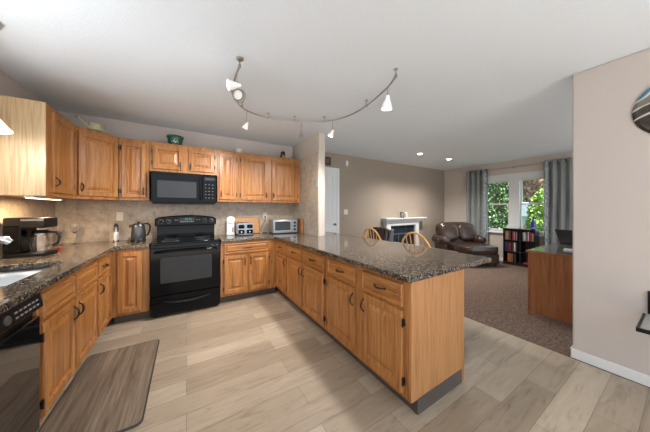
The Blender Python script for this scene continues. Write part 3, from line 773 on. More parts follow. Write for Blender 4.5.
for an, z, sx_ in ((-100, .06, .02), (-85, .05, .024), (-72, .066, .018), (-92, .085, .016), (-60, .045, .014), (-118, .05, .014)):
    a = math.radians(an); rad = .074+.02*(z/.115)+.001
    b.pillow((rad*math.cos(a), rad*math.sin(a), z), (sx_, .006, sx_), .9, .9, 10, 6, T=RZ(an+90))
b.out('painted_flowers', mat('pale_motif', (.55, .50, .33), .4), pt)
r = thing('candle', 'white pillar candle on the cabinet right of the microwave', 'candle', (.735, 3.90, UZ1))
MB().lathe([(0, 0), (.043, 0), (.043, .078), (.036, .082), (.012, .078), (0, .078)], n=24).out('wax', mat('white_wax', (.85, .83, .78), .5), r)
MB().tube([(0, 0, .076), (.001, 0, .09)], .002, 6).out('wick', M['dark_hole'], r)
r = thing('jar', 'small amber jar with black lid on the right end of the wall cabinets', 'jar', (1.49, 3.90, UZ1))
MB().lathe([(0, 0), (.046, 0), (.05, .01), (.05, .075), (.036, .09), (.036, .10)], n=24).out('body', mat('amber_glass', (.09, .028, .012), .15, coat=.5), r)
MB().lathe([(.040, .098), (.040, .125), (.02, .14), (0, .142)], n=24).out('lid', M['black_satin'], r)
MB().box(-.03, -.0525, .02, .03, -.049, .06).out('paper_label', mat('tan_label', (.42, .30, .19), .6), r)

# ------------------------------------------------------------------ lights of the place
def track_pts(ctrl, k=8):
    P = [Vector(p) for p in ctrl]; P = [2*P[0]-P[1]]+P+[2*P[-1]-P[-2]]; o_ = []
    for i in range(1, len(P)-2):
        for j in range(k):
            t = j/k; a, b_, c_, d_ = P[i-1:i+3]
            o_.append(.5*((2*b_)+(c_-a)*t+(2*a-5*b_+4*c_-d_)*t*t+(3*b_-a-3*c_+d_)*t**3))
    return o_+[P[-2]]
ZT = 2.52
r = thing('track_light', 'curved nickel rail light with small spot heads on the ceiling', 'track light', (1.0, 2.0, CEIL))
ctrl = [(.37, 1.93), (.375, 2.22), (.43, 2.51), (.59, 2.755), (.89, 2.845), (1.28, 2.73), (1.60, 2.53), (1.73, 2.25), (1.735, 1.95), (1.65, 1.55), (1.555, 1.35)]
rel = lambda x, y, z: (x-1.0, y-2.0, z-CEIL)
path = track_pts([rel(x, y, ZT) for x, y in ctrl])
MB().tube(path, .0085, 10).out('rail', M['nickel'], r)
MB().lathe([(.028, 0), (.028, -.012), (.018, -.022), (0, -.024)][::-1], rel(.37, 1.93, CEIL), 24).out('canopy', M['nickel'], r)
for x, y in ((.37, 1.94), (.54, 2.69), (.89, 2.846), (1.22, 2.755), (1.56, 2.565), (1.733, 1.93), (1.565, 1.365)):
    b = MB().tube([rel(x, y, CEIL), rel(x, y, ZT)], .005, 8)
    b.lathe([(0, -.012), (.012, -.012), (.012, .012), (0, .012)], rel(x, y, ZT), 12); b.lathe([(0, -.004), (.02, -.004), (.02, 0), (0, 0)], rel(x, y, CEIL), 16)
    b.out('standoff', M['nickel'], r)
def head(x, y, drop, size, aim, mt, glow, watts):
    a = Vector(aim).normalized(); top_ = Vector(rel(x, y, ZT)); piv = Vector(rel(x, y, ZT-drop))
    h = MB().tube([top_, piv], .0045, 8).pillow(piv, (.022, .022, .03), .8, .8, 10, 6).out('spot_head', M['nickel'], r)
    T = a.to_track_quat('Z', 'Y').to_matrix().to_4x4()
    s_ = size
    MB().lathe([(.0, -.03*s_), (.014*s_, -.03*s_), (.018*s_, 0), (.032*s_, .03*s_), (.044*s_, .075*s_), (.041*s_, .075*s_), (.028*s_, .03*s_), (0, .02*s_)], piv, 22, T=T).out('lamp_cup', mt, h, smooth=50)
    MB().lathe([(.0, .055*s_), (.030*s_, .055*s_), (.026*s_, .062*s_), (0, .068*s_)], piv, 18, T=T).out('bulb', M['lamp'] if glow else M['frost'], h)
    if watts:
        l = bpy.data.lights.new('spot_lamp', 'SPOT'); l.energy = watts; l.spot_size = math.radians(130); l.spot_blend = 1; l.color = (1, .96, .91); l.shadow_soft_size = .07
        o = bpy.data.objects.new('spot_lamp', l); COL.objects.link(o); o.parent = h
        o.location = piv+a*.08*s_; o.rotation_euler = a.to_track_quat('-Z', 'Y').to_euler()
head(.372, 2.06, .10, 1.0, (-.85, .0, -.2), M['frost'], True, 0)
head(.375, 2.20, .10, 1.35, (.25, -.75, -.55), M['nickel'], False, 0)
head(.61, 2.77, .16, .8, (-.35, .45, -.9), M['frost'], False, 62)
head(1.30, 2.72, .16, .8, (.1, .15, -1), M['nickel'], False, 0)
head(1.64, 2.49, .15, .85, (-.35, .35, -1), M['frost'], True, 62)
head(1.64, 1.53, .12, 1.2, (.0, .15, -1), M['frost'], True, 50)

r = thing('under_cabinet_light', 'slim white light bar fixed under the wall cabinet by the coffee maker', 'light bar', (-1.13, 3.18, UZ0))
MB().box(-.03, -.26, -.018, .03, .26, -.001).out('housing', M['white_plastic'], r, bevel=.003)
MB().box(-.022, -.25, -.022, .022, .25, -.018).out('diffuser', mat('warm_diffuser', (1, .85, .6), .5, emit=(1, .72, .42), estr=3), r)
l = bpy.data.lights.new('light_bar_lamp', 'AREA'); l.shape = 'RECTANGLE'; l.size = .05; l.size_y = .5; l.energy = 6; l.color = (1, .70, .40)
o = bpy.data.objects.new('light_bar_lamp', l); COL.objects.link(o); o.parent = r; o.location = (0, 0, -.026)
r = thing('pendant_lamp', 'white glass bell pendant hanging over the sink', 'pendant lamp', (-1.165, 2.37, CEIL))
MB().lathe([(.125, 0), (.125, -.014), (.11, -.022), (0, -.024)][::-1], n=36).out('canopy', mat('grey_canopy', (.42, .42, .42), .4, metal=.2), r)
MB().tube([(0, 0, -.02), (0, 0, -.52)], .006, 8).out('rod', M['nickel'], r)
dz = .045
MB().lathe([(r_, z_+dz) for r_, z_ in ((.168, -.75), (.155, -.735), (.125, -.69), (.09, -.635), (.05, -.59), (.028, -.565), (.024, -.567), (.046, -.594), (.085, -.639), (.120, -.694), (.150, -.738), (.163, -.75))], n=40).out('shade', M['lamp_soft'], r, smooth=60)
MB().lathe([(.03, -.56+dz), (.03, -.535+dz), (.012, -.52+dz), (0, -.52+dz)], n=20).out('socket_cap', M['nickel'], r)
MB().pillow((0, 0, -.67+dz), (.055, .055, .075), .9, .9, 14, 10).out('bulb', M['lamp'], r)
l = bpy.data.lights.new('pendant_bulb', 'POINT'); l.energy = 7; l.color = (1, .96, .90); l.shadow_soft_size = .04
o = bpy.data.objects.new('pendant_bulb', l); COL.objects.link(o); o.parent = r; o.location = (0, 0, -.73)

def can(label, x, y):
    r = thing('recessed_light', label, 'ceiling light', (x, y, CEIL), 0, 'recessed lights in the living room ceiling')
    MB().lathe([(.060, -.002), (.095, -.002), (.098, 0), (.098, -.006), (.085, -.010), (.062, -.006)], n=32).out('trim_ring', M['white_paint'], r)
    MB().lathe([(0, -.016), (.030, -.014), (.058, -.004), (.058, 0), (0, 0)], n=28).out('bulb', M['lamp'], r)
    for sg in (-1, 1): MB().box(.062*sg-.010, -.014, -.014, .062*sg+.010, .014, -.004, T=RZ(-30)).out('eyeball_slot', mat('dark_baffle', (.10, .08, .06), .5) if 'dark_baffle' not in bpy.data.materials else bpy.data.materials['dark_baffle'], r)
    l = bpy.data.lights.new('can_lamp', 'SPOT'); l.energy = 100; l.spot_size = math.radians(140); l.spot_blend = .9; l.color = (1, .96, .90); l.shadow_soft_size = .06
    o = bpy.data.objects.new('can_lamp', l); COL.objects.link(o); o.parent = r; o.location = (0, 0, -.03)
    return r
can('recessed eyeball light nearer the white door', 4.40, 3.17)
can('recessed eyeball light nearer the window curtains', 5.48, 3.14)

# ------------------------------------------------------------------ wall items
r = thing('picture_frame', 'small dark picture frame on the wall above the white door', 'picture frame', (2.60, YB, 2.395))
b = MB()
for x0, x1, z0, z1 in ((-.08, -.055, -.085, .085), (.055, .08, -.085, .085), (-.055, .055, .06, .085), (-.055, .055, -.085, -.06)): b.box(x0, -.02, z0, x1, -.001, z1)
b.out('frame', M['bookcase'], r, bevel=.003)
MB().box(-.055, -.01, -.06, .055, -.002, .06).out('picture', mat('amber_print', (.20, .10, .045), .5, var=.5, vscale=25), r)
r = thing('door_chime', 'white sensor box high on the mocha wall beside the door', 'sensor', (3.12, YB, 2.40))
MB().box(-.03, -.03, -.055, .03, -.001, .055).out('case', M['white_plastic'], r, bevel=.006)
MB().lathe([(.012, 0), (.010, .006), (0, .007)], (0, -.03, -.02), 14, T=RX(90)).out('lens', M['ivory'], r)
MB().tube([(0, -.004, -.055), (.004, -.004, -.13)], .003, 6).out('wire', M['white_plastic'], r)
r = thing('light_switch', 'ivory double light switch on the mocha wall beside the door', 'switch', (3.10, YB, 1.29))
p = MB().prism(rect_round(-.055, -.058, .055, .058, .008), 0, .006, T=RX(90)).out('plate', M['ivory'], r, bevel=.002)
for x in (-.024, .024): MB().box(x-.008, -.014, -.014, x+.008, -.005, .014).out('toggle', M['white_plastic'], p, bevel=.002)

r = thing('wall_art', 'round swirled resin plate art on the right wall', 'wall art', (XP, .03, 2.10))
def resin():
    m, nt, n, l, b = nodes('swirled_resin')
    t = n.new('ShaderNodeTexCoord')
    no = n.new('ShaderNodeTexNoise'); no.inputs['Scale'].default_value = 3.5; no.inputs['Detail'].default_value = 2
    l.new(t.outputs['Object'], no.inputs['Vector'])
    s_ = n.new('ShaderNodeSeparateXYZ'); l.new(t.outputs['Object'], s_.inputs[0])
    m1 = n.new('ShaderNodeMath'); m1.operation = 'MULTIPLY_ADD'; m1.inputs[1].default_value = .22; l.new(no.outputs['Fac'], m1.inputs[0]); l.new(s_.outputs['Z'], m1.inputs[2])
    m3 = n.new('ShaderNodeMath'); m3.operation = 'MULTIPLY_ADD'; m3.inputs[1].default_value = .45; l.new(s_.outputs['Y'], m3.inputs[0]); l.new(m1.outputs[0], m3.inputs[2])
    m2 = n.new('ShaderNodeMath'); m2.operation = 'MULTIPLY_ADD'; m2.inputs[1].default_value = 1.9; m2.inputs[2].default_value = .30; l.new(m3.outputs[0], m2.inputs[0])
    r_ = ramp(n, [(0, (.55, .50, .42)), (.13, (.20, .19, .17)), (.22, (.22, .21, .19)), (.25, (.75, .70, .62)), (.28, (.035, .026, .018)), (.52, (.04, .03, .02)), (.545, (.8, .76, .68)), (.57, (.045, .034, .024)), (.70, (.05, .038, .028)), (.72, (.75, .70, .62)), (.75, (.17, .16, .13)), (.86, (.20, .19, .15)), (.89, (.8, .78, .7)), (.92, (.03, .20, .30))])
    r_.color_ramp.interpolation = 'LINEAR'
    l.new(m2.outputs[0], r_.inputs[0]); l.new(r_.outputs[0], b.inputs['Base Color']); b.inputs['Roughness'].default_value = .12; b.inputs['Coat Weight'].default_value = .5
    return m
pl = MB().lathe([(0, .018), (.20, .018), (.222, .012), (.226, .004), (.222, .001)][::-1], n=56, T=RY(-90)).out('disc', resin(), r, smooth=50)
r = thing('wall_shelf', 'black framed little shelf mounted low on the right wall', 'shelf', (XP, .205, .545))
b = MB()
b.box(-.415, -.30, -.018, -.40, 0, .008); b.box(-.40, -.012, -.018, 0, 0, .008); b.box(-.40, -.30, -.018, 0, -.288, .008)
b.out('frame', M['black_satin'], r, bevel=.002)
MB().box(-.40, -.288, -.012, -.001, -.012, -.004).out('tray', mat('pale_tray', (.42, .42, .38), .3), r)
MB().box(-.016, -.30, .012, -.001, -.022, .185).out('back_plate', M['black_satin'], r, bevel=.002)

# ------------------------------------------------------------------ dining set behind the peninsula
r = thing('dining_table', 'grey-topped dining table behind the peninsula worktop', 'table', (2.90, 2.55, .004))
MB().prism(rect_round(-.39, -.86, .39, .86, .12, 8), .715, .745).out('tabletop', M['granite_plate'], r, bevel=.006)
for x in (-.28, .28):
    for y in (-.38, .38):
        MB().lathe([(.022, 0), (.026, .05), (.032, .40), (.024, .46), (.036, .52), (.036, .66)], (x, y, 0), 16).out('leg', M['honey'], r)
b = MB(); b.box(-.30, -.74, .635, .30, -.70, .715); b.box(-.30, .70, .635, .30, .74, .715); b.box(-.30, -.70, .635, -.26, .70, .715); b.box(.26, -.70, .635, .30, .70, .715)
b.out('apron', M['honey'], r)
def windsor(label, loc, rz, group):
    r = thing('windsor_chair', label, 'chair', loc, rz, group)       # the chair faces +x; the bow stands at -x
    MB().pillow((0, 0, .445), (.43, .45, .045), .45, .6, 36, 10).out('seat', M['honey'], r)
    bow = []; H_ = .60; n_ = 24
    bp_ = lambda s_, t: (-.185-.11*t, s_, .455+H_*t)
    for i in range(n_+1):
        a = PI*i/n_; sx_ = -math.cos(a)*.245; t = math.sin(a)**.62
        if t < .02: sx_ *= .80
        else: sx_ *= (.80+.20*min(1, t*1.6))
        bow.append(bp_(sx_, t))
    MB().tube(bow, .0125, 10).out('back_bow', M['honey'], r)
    for k in range(-3, 4):
        x = k*.048; top_x = k*.060
        a = math.acos(max(-1, min(1, top_x/.245))); t = math.sin(a)**.62
        p0 = Vector(bp_(x*.85, 0)); p1 = Vector(bp_(top_x, t))
        MB().tube([p0, p0.lerp(p1, .35), p1], [.006, .0085, .0055], 8).out('spindle', M['honey'], r)
    for x in (-1, 1):
        for y in (-1, 1):
            p0 = Vector((x*.14, y*.15, .435)); p1 = Vector((x*.21, y*.21, 0))
            MB().tube([p0, p0.lerp(p1, .3), p0.lerp(p1, .55), p0.lerp(p1, .6), p1], [.013, .020, .021, .014, .012], 10).out('leg', M['honey'], r)
    for y in (-1, 1): MB().tube([(-.175, y*.18, .22), (0, y*.18, .22), (.175, y*.18, .22)], [.009, .014, .009], 8).out('stretcher', M['honey'], r)
    MB().tube([(0, -.18, .22), (0, 0, .22), (0, .18, .22)], [.009, .014, .009], 8).out('stretcher', M['honey'], r)
    return r
ch = windsor('honey bow-back chair behind the peninsula, nearer the white door', (2.70, 2.60, .004), 0, 'bow-back dining chairs')
dup(ch, (2.70, 1.83, .004), math.radians(3), 'honey bow-back chair behind the peninsula, nearer the leather armchair')

# recliner near the fireplace
r = thing('recliner', 'dark brown recliner with grey side standing left of the fireplace', 'armchair', (3.34, 3.52, .004), math.radians(-80))
MB().box(-.24, -.28, .05, .24, .28, .40).out('base', M['grey_fabric'], r, bevel=.03)
MB().pillow((0, -.02, .44), (.44, .50, .16), .4, .4).out('seat', M['leather'], r)
MB().pillow((0, .22, .66), (.46, .18, .60), .4, .4, T=RX(-12)).out('backrest', M['leather'], r)
for sg in (-1, 1): MB().prism([(-.30, .05), (.26, .05), (.34, .93), (.24, .92), (.14, .60), (-.28, .56)], sg*.245, sg*.29, T=Matrix(((0,0,1,0),(1,0,0,0),(0,1,0,0),(0,0,0,1)))).out('side', M['grey_fabric'], r, bevel=.012)

# fireplace
r = thing('fireplace', 'white mantel fireplace with dark glass doors on the mocha wall', 'fireplace', (4.92, YB, .004))
MANT = mat('white_mantel_paint', (.66, .66, .66), .45)
MB().box(-.70, -.20, 1.092, .90, -.002, 1.122).out('mantel_shelf', MANT, r, bevel=.004)
b = MB()
for e, z0, z1 in ((.0, .925, 1.005), (.02, 1.005, 1.03), (.035, 1.03, 1.06), (.05, 1.06, 1.092)): b.box(-.635-e, -.13-e, z0, .635+e*3, -.002, z1)
b.out('frieze', MANT, r, bevel=.003)
for sg in (-1, 1):
    b = MB(); b.box(sg*.635, -.13, 0, sg*.49, -.002, .925); b.box(sg*.65, -.145, 0, sg*.475, -.13, .10)
    b.box(sg*.61, -.138, .14, sg*.515, -.13, .88)
    b.out('pilaster', MANT, r, bevel=.003)
b = MB(); b.box(-.49, -.03, 0, .49, -.002, .925)
b.out('firebox', mat('dark_slate', (.035, .042, .055), .5), r)
g = MB().box(-.49, -.085, .06, .49, -.07, .922).out('glass_doors', mat('smoked_glass', (.02, .027, .038), .12, coat=.4), r)
b = MB()
for z in (.08, .70, .91): b.box(-.48, -.095, z-.012, .48, -.084, z+.012)
for x in (-.475, -.16, .16, .475): b.box(x-.010, -.094, .06, x+.010, -.084, .71)
b.out('door_frame', mat('pewter', (.17, .19, .22), .4, metal=.6), g)
MB().box(-.70, -.50, 0, .70, -.15, .06).out('hearth', mat('brown_hearth', (.17, .11, .075), .5, var=.3, vscale=14), r, bevel=.006)
r = thing('picture_frame', 'small dark frame at left on the mantel shelf', 'picture frame', (4.86, 4.02, 1.1275))
MB().box(-.05, -.012, 0, .05, .012, .15, T=RX(-8)).out('frame', M['bookcase'], r)
MB().box(-.035, -.0135, .02, .035, -.0115, .13, T=RX(-8)).out('photo', mat('grey_photo', (.25, .23, .21), .4), r)
r = thing('candle_holder', 'pale candle block at right on the mantel shelf', 'candle', (4.99, 4.02, 1.1275))
MB().box(-.045, -.04, 0, .045, .04, .125).out('holder', mat('pale_stone', (.50, .47, .43), .5), r, bevel=.005)
MB().lathe([(.03, .125), (.03, .148), (0, .148)], n=18).out('wax', bpy.data.materials['white_wax'], r)

# leather chair with ottoman front
r = thing('chaise_armchair', 'dark brown leather armchair with chaise seat under the left curtain', 'armchair', (6.14, 3.12, .004), math.radians(-25))
# local: faces -y
LT = M['leather']
MB().box(-.52, -.06, .06, .52, .46, .30).out('base', LT, r, bevel=.03)
for sg in (-1, 1):
    b = MB(); b.box(sg*.40, -.06, .06, sg*.56, .42, .50)
    a_ = b.out('arm', LT, r, bevel=.04, seg=3)
    MB().lathe([(0, -.115), (.085, -.11), (.115, -.06), (.12, .2), (.115, .40), (0, .44)], (sg*.50, .04, .54), 24, T=RX(-90)).out('arm_roll', LT, a_, smooth=60)
    MB().lathe([(.07, 0), (.06, .012), (0, .018)], (sg*.50, -.07, .54), 20, T=RX(90)).out('scroll', LT, a_)
MB().pillow((-.005, .37, .68), (.96, .30, .62), .38, .35, T=RX(-12)).out('backrest', LT, r)
b = MB()
for x in (-.25, .25): b.pillow((x, .25, .72), (.50, .26, .48), .6, .5, T=RX(-16))
b.out('back_cushion', LT, r)
MB().pillow((0, -.16, .385), (.84, 1.02, .21), .28, .25).out('chaise_cushion', LT, r)
MB().box(-.41, -.64, .06, .41, -.05, .30).out('chaise_base', LT, r, bevel=.03)
for x, y in ((-.36, -.58), (.36, -.58), (-.46, .40), (.46, .40)): MB().lathe([(.022, 0), (.03, .06)], (x, y, 0), 12).out('foot', M['bookcase'], r)

# bookcase, books, bottle
r = thing('bookcase', 'low black bookcase in front of the window', 'bookcase', (6.70, 2.475, .004), 0)   # front faces -x; width runs along -y
BW, BD, BH = .605, .285, .878
zs = [.07, .335, .61]
b = MB(); b.box(0, -.018, 0, BD, 0, BH-.02); b.out('side_panel', M['bookcase'], r)
b = MB(); b.box(0, -BW, 0, BD, -BW+.018, BH-.02); b.out('side_panel', M['bookcase'], r)
MB().box(0, -.345, .05, BD, -.325, BH-.02).out('divider', M['bookcase'], r)
MB().box(-.004, -BW-.004, BH-.02, BD, .004, BH).out('top', M['bookcase'], r, bevel=.002)
for z in zs:
    MB().box(0, -.325, z-.018, BD, -.018, z).out('shelf', M['bookcase'], r)
    MB().box(0, -BW+.018, z-.018, BD, -.345, z).out('shelf', M['bookcase'], r)
MB().box(BD-.008, -BW+.018, .05, BD, -.018, BH-.02).out('back', mat('grey_back', (.09, .09, .09), .6), r)
MB().box(.01, -BW+.018, 0, .02, -.018, .052).out('plinth', M['bookcase'], r)
pages = mat('book_pages', (.62, .57, .48), .8)
cover = {}
def cmat(n_, c):
    if n_ not in cover: cover[n_] = mat('cover_'+n_.replace(' ', '_'), c, .45)
    return cover[n_]
CC = {'brown': (.16, .085, .05), 'tan': (.33, .22, .13), 'dark brown': (.07, .04, .03), 'red': (.36, .03, .045), 'white': (.62, .60, .57), 'crimson': (.26, .015, .05),
      'navy': (.02, .03, .10), 'black': (.02, .02, .02), 'orange': (.35, .12, .04), 'grey': (.28, .28, .27), 'maroon': (.13, .02, .03)}
ORD = ['first', 'second', 'third', 'fourth', 'fifth', 'sixth', 'seventh', 'eighth', 'ninth', 'tenth']
def books(row, bay, z, ystart, seq, group):
    y = ystart
    for i, (cn, t, h) in enumerate(seq):
        if cn is None: y -= t; continue
    n_ = 0; y = ystart
    for cn, t, h in seq:
        if cn is None: y -= t; continue
        bk = thing('book', f'{cn} book on the {row} shelf of the {bay} bay, {ORD[n_]} from the left', 'book', (6.715, y-t/2, z+.0045), 0, group)
        dep = .17+.03*random.random()
        c_ = MB(); c_.box(0, -t/2+.0004, 0, .006, t/2-.0004, h); c_.box(0, -t/2+.0004, 0, dep, -t/2+.003, h); c_.box(0, t/2-.003, 0, dep, t/2-.0004, h)
        c_.out('cover', cmat(cn, CC[cn]), bk)
        MB().box(.006, -t/2+.003, .004, dep-.006, t/2-.003, h-.004).out('pages', pages, bk)
        n_ += 1; y -= t
books('top', 'left', zs[2], 2.445, [('brown', .035, .21), ('tan', .03, .20), ('brown', .03, .21), ('dark brown', .03, .20), (None, .03, 0), ('red', .03, .20), ('white', .012, .19), ('crimson', .03, .20), ('grey', .018, .18)], 'books in the top left of the bookcase')
books('middle', 'left', zs[1], 2.445, [('navy', .035, .22), ('navy', .03, .21), ('maroon', .028, .21), ('red', .022, .20), ('black', .03, .22), ('maroon', .025, .2), (None, .012, 0), ('white', .024, .21), ('grey', .02, .19)], 'books in the middle left of the bookcase')
books('bottom', 'left', zs[0], 2.39, [('orange', .04, .21), ('orange', .035, .2), ('brown', .04, .21), (None, .02, 0), ('dark brown', .03, .2)], 'books in the bottom left of the bookcase')
books('top', 'right', zs[2], 2.095, [('grey', .025, .20), ('white', .02, .2), ('grey', .025, .19), ('black', .02, .2), ('white', .02, .21), ('crimson', .03, .21), ('red', .03, .2), ('grey', .025, .19)], 'books in the top right of the bookcase')
t = thing('folder', 'red folder lying flat on the bottom right shelf of the bookcase', 'folder', (6.82, 2.0, zs[0]+.0045))
MB().box(-.10, -.10, 0, .12, .09, .03).out('cover', cmat('red', CC['red']), t, bevel=.003)
MB().box(-.098, -.095, .004, .115, .085, .026).out('pages', pages, t) if False else None
r = thing('bottle', 'cobalt blue glass bottle standing on the bookcase', 'bottle', (6.80, 1.93, BH+.0045))
MB().lathe([(0, 0), (.040, 0), (.043, .01), (.043, .15), (.036, .18), (.016, .21), (.013, .27), (.016, .275), (.016, .285), (0, .285)], n=26).out('glass_body', M['blue_glass'], r, smooth=50)
MB().lathe([(.0165, .272), (.0165, .30), (0, .302)], n=16).out('stopper', M['black_satin'], r)
MB().lathe([(.0434, .025), (.0434, .05)], n=26).out('label_band', mat('pale_blue_label', (.25, .32, .55), .4), r)
r = thing('photo_box', 'white photo box standing on the left of the bookcase', 'box', (6.83, 2.33, BH+.0045))
MB().box(-.03, -.12, 0, .03, .10, .075).out('box', M['white_plastic'], r, bevel=.003)
MB().box(-.032, -.122, .06, .032, .102, .085).out('lid', M['white_plastic'], r, bevel=.003)
r = thing('figurine', 'small tan figurine beside the blue bottle', 'figurine', (6.80, 2.09, BH+.0045))
MB().lathe([(0, 0), (.022, 0), (.024, .02), (.014, .05), (.018, .075), (.012, .095), (0, .105)], n=18).out('body', mat('tan_ceramic', (.40, .27, .16), .4), r)

# curtains and rod
r = thing('curtain_rod', 'nickel curtain rod spanning the window wall', 'curtain rod', (XW, 2.3, 2.40))
MB().tube([(-.09, -1.45, 0), (-.09, 1.24, 0)], .011, 12).out('rod', M['nickel'], r)
for y in (-1.46, 1.25): MB().lathe([(.011, -.02), (.02, -.012), (.026, .005), (.02, .022), (0, .03)], (-.09, y, 0), 16, T=RX(-90 if y > 0 else 90)).out('finial', M['nickel'], r)
for y in (-1.3, .05, 1.18):
    MB().tube([(-.001, y, -.005), (-.05, y, -.005), (-.09, y, 0)], .008, 8).lathe([(.025, 0), (.025, .006), (0, .008)], (-.001, y, -.005), 14, T=RY(-90)).out('bracket', M['nickel'], r)
def curtain(label, y0, y1, zb, folds, border_at):
    r = thing('curtain', label, 'curtain', (XW-.09, (y0+y1)/2, 2.40))
    w_ = y1-y0; n_ = folds*14; nz = 8
    def sheet(t0, t1, k, off=0):
        b = MB(); vs_ = []; fs = []
        for i in range(k+1):
            t = t0+(t1-t0)*i/k
            for j in range(nz+1):
                z = .045-(2.40+.045-zb)*j/nz
                amp = (.036+.008*math.sin(t*9)+.006*j/nz)
                vs_.append((off+amp*math.sin(t*folds*2*PI+.4)+.006*math.sin(j*1.3+t*20), -w_/2+t*w_+.008*math.sin(t*folds*4*PI)*(1+.4*j/nz), z))
        for i in range(k):
            for j in range(nz): fs.append((i*(nz+1)+j, (i+1)*(nz+1)+j, (i+1)*(nz+1)+j+1, i*(nz+1)+j+1))
        b.add(vs_, fs); return b
    for t0, t1, k, nm, mt in ([(0, .86, n_, 'cloth', 'curtain'), (.86, 1, 16, 'border', 'border')] if border_at == 'hi' else [(0, .14, 16, 'border', 'border'), (.14, 1, n_, 'cloth', 'curtain')]):
        sheet(t0, t1, k).out(nm, M[mt], r, solid=.004, smooth=80)
    for i in range(folds*2):
        t = (i+.5)/(folds*2)-.4/(folds*2*PI)
        y = -w_/2+t*w_
        b = MB(); ring = [(.022*math.cos(a_), 0, .022*math.sin(a_)) for a_ in [2*PI*q/14 for q in range(14)]]
        b.tube([Vector((p[0], y, p[2])) for p in ring], .005, 6, closed=True)
        b.out('grommet', M['black_metal'], r)
curtain('grey curtain panel with patterned edge behind the leather armchair', 2.90, 3.45, .03, 4, 'lo')
curtain('grey curtain panel with patterned edge beside the desk', 1.02, 1.78, .03, 6, 'hi')

# desk
r = thing('desk', 'cherry brown desk with dark top beyond the right wall', 'desk', (3.76, .36, .004))
MB().box(0, 0, .03, .022, .76, .79).out('end_panel', M['desk'], r, bevel=.002)
MB().box(1.46, 0, .03, 1.482, .76, .79).out('end_panel', M['desk'], r, bevel=.002)
MB().box(.022, .70, .10, 1.46, .72, .79).out('modesty_panel', M['desk'], r)
MB().box(-.012, -.015, .79, 1.494, .775, .822).out('desktop', [M['desk_top']], r, bevel=.004)
MB().box(-.014, -.017, .792, -.010, .777, .819).out('edge_band', M['desk'], r)
for x in (0.0, 1.44):
    for y in (.0, .70): MB().box(x-.006, y, 0, x+.04, y+.06, .03).out('foot', M['desk'], r)
r = thing('laptop', 'dark laptop with raised lid on the far end of the desk', 'laptop', (4.95, .88, .8265), math.radians(64))
MB().box(-.17, -.12, 0, .17, .12, .018).out('keyboard_base', M['black_satin'], r, bevel=.004)
MB().box(-.17, 0, 0, .17, .008, .22, T=TR(0, .115, .018) @ RX(-22)).out('lid', mat('slate_lid', (.03, .037, .045), .35), r, bevel=.003)
r = thing('paper_pad', 'white notepad lying on the near side of the desk', 'notepad', (4.17, .83, .8265), math.radians(8))
MB().box(-.06, -.12, 0, .06, .05, .014).out('pad', M['white_plastic'], r, bevel=.002)

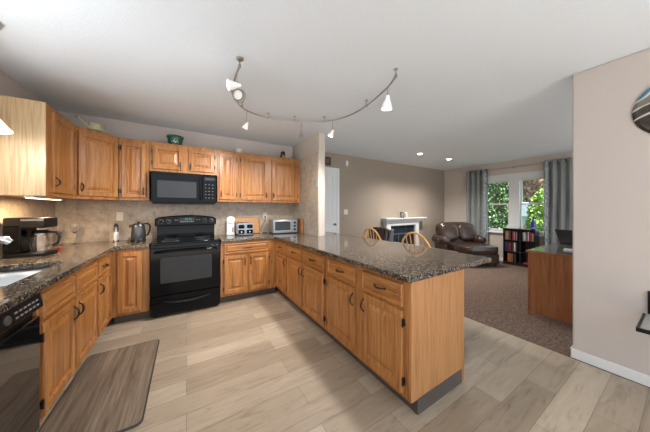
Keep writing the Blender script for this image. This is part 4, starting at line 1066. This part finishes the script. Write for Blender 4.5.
# ------------------------------------------------------------------ outside
GZ = -.35
BOUNCE_PALE = mat('pale_bounce_slab', (.86, .86, .86), .9)
BOUNCE_DARK = mat('dark_bounce_slab', (.20, .20, .20), .9)
sbox('ground_bounce_rear', BOUNCE_DARK, -9, -12, -.3, XW+.1, YF-.001, -.125)  # unseen slab added behind the open side as sun bounce, grey to limit it
sbox('ground_bounce_side', BOUNCE_PALE, -9, YF-.001, -.3, XL-.151, 9, -.125)  # unseen slab added to throw sunlight up through the sink window
sbox('ground', M['grass'], XW+.16, -14, GZ-.3, 40, 26, GZ)
def shrub(name, label, x, y, h, rad, kind, leaf, n_=2200, trunk=.25, cone=True, lz=.09, group=None):
    r = thing(name, label, 'tree' if 'tree' in name else 'shrub', (x, y, GZ), 0, group)
    b = MB(); rnd = random.Random(int(x*100+y*37))
    blobs = [(rnd.uniform(-1, 1), rnd.uniform(-1, 1), rnd.uniform(.1, 1)) for _ in range(14)]
    for _ in range(n_):
        t = rnd.random()**(.8 if cone else .9)
        prof_ = (1-t)**.62*(.45+.55*min(1, t*6)) if cone else math.sqrt(max(0, 1-(2*t-1)**2))
        a = rnd.uniform(0, 2*PI); q = rad*prof_*(.78+.26*rnd.random()+.10*math.sin(a*5+t*13))
        p = Vector((q*math.cos(a), q*math.sin(a), trunk*h+(1-trunk)*h*t))
        s_ = lz*rnd.uniform(.6, 1.3)
        R_ = Matrix.Rotation(rnd.uniform(0, 6.3), 3, 'Z') @ Matrix.Rotation(rnd.uniform(-1.3, 1.3), 3, 'X')
        vs_ = [p+R_ @ Vector(c) for c in ((-s_*.45, 0, -s_*.2), (0, 0, -s_), (s_*.45, 0, -s_*.2), (s_*.25, s_*.15, s_*.7), (-s_*.25, s_*.15, s_*.7))]
        b.add(vs_, [(0, 1, 2, 3, 4)])
    # inner mass keeps the crown from reading as see-through
    prof_l = []
    for i in range(11):
        t = i/10; pr = ((1-t)**.62*(.45+.55*min(1, t*6)) if cone else math.sqrt(max(0, 1-(2*t-1)**2)))
        prof_l.append((max(.001, rad*.80*pr), trunk*h+(1-trunk)*h*t))
    b.lathe(prof_l, n=20)
    b.out('foliage', M[leaf], r, weld=False, smooth=0)
    MB().tube([(0, 0, 0), (0, 0, (trunk+.12)*h)], [.05*h/2+.03, .03*h/2+.02], 10).out('trunk', M['bark'], r)
    return r
shrub('evergreen_shrub', 'tall dark evergreen filling the left window half', 9.4, 3.62, 3.3, .74, 'a', 'leaf_dark', 9000, .06, lz=.05)
shrub('evergreen_shrub', 'lime green shrub at the lower right of the window', 9.0, 2.18, 2.35, .50, 'b', 'leaf_lime', 6000, .05, cone=False, lz=.05)
shrub('garden_tree', 'broad green tree behind the tall evergreen', 13.3, 7.4, 5.2, 1.5, 'd', 'leaf_mid', 5000, .18, cone=False, lz=.14)
shrub('garden_tree', 'grey-green tree seen in the upper middle of the window', 27, 9.6, 7.0, 1.4, 'e', 'leaf_mid', 5000, .18, cone=False, lz=.16)
shrub('garden_tree', 'rust brown tree high in the right window half', 21, 5.5, 7.0, 1.3, 'f', 'leaf_rust', 5000, .30, cone=False, lz=.18)
shrub('garden_tree', 'dark tree farthest behind the rust brown tree', 33, 15.9, 11, 3.4, 'h', 'leaf_dark', 5000, .08, cone=False, lz=.30)
shrub('garden_tree', 'dark tree farthest behind the neighbouring house', 33, 7.6, 11, 3.4, 'i', 'leaf_dark', 5000, .08, cone=False, lz=.30)
r = thing('neighbour_house', 'low pale blue house across the lawn outside the window', 'house', (15.5, 4.4, GZ))
hb = MB().box(0, -1.0, 0, 4, 2.2, 1.35); hb.out('wall', mat('pale_blue_siding', (.36, .42, .47), .6), r)
T = Matrix(((0,0,1,0),(1,0,0,0),(0,1,0,0),(0,0,0,1)))
MB().prism([(-1.3, 1.33), (2.5, 1.33), (2.5, 1.43), (.6, 2.1), (-1.3, 1.43)], -.3, 4.2, T=T).out('roof', mat('grey_shingles', (.30, .34, .38), .7), r)
MB().box(-.03, -.4, .5, .01, .3, 1.1).out('window', M['glass_black'], r)
MB().box(-.03, 1.0, .0, .01, 1.7, 1.2).out('garage_door', M['white_paint'], r)
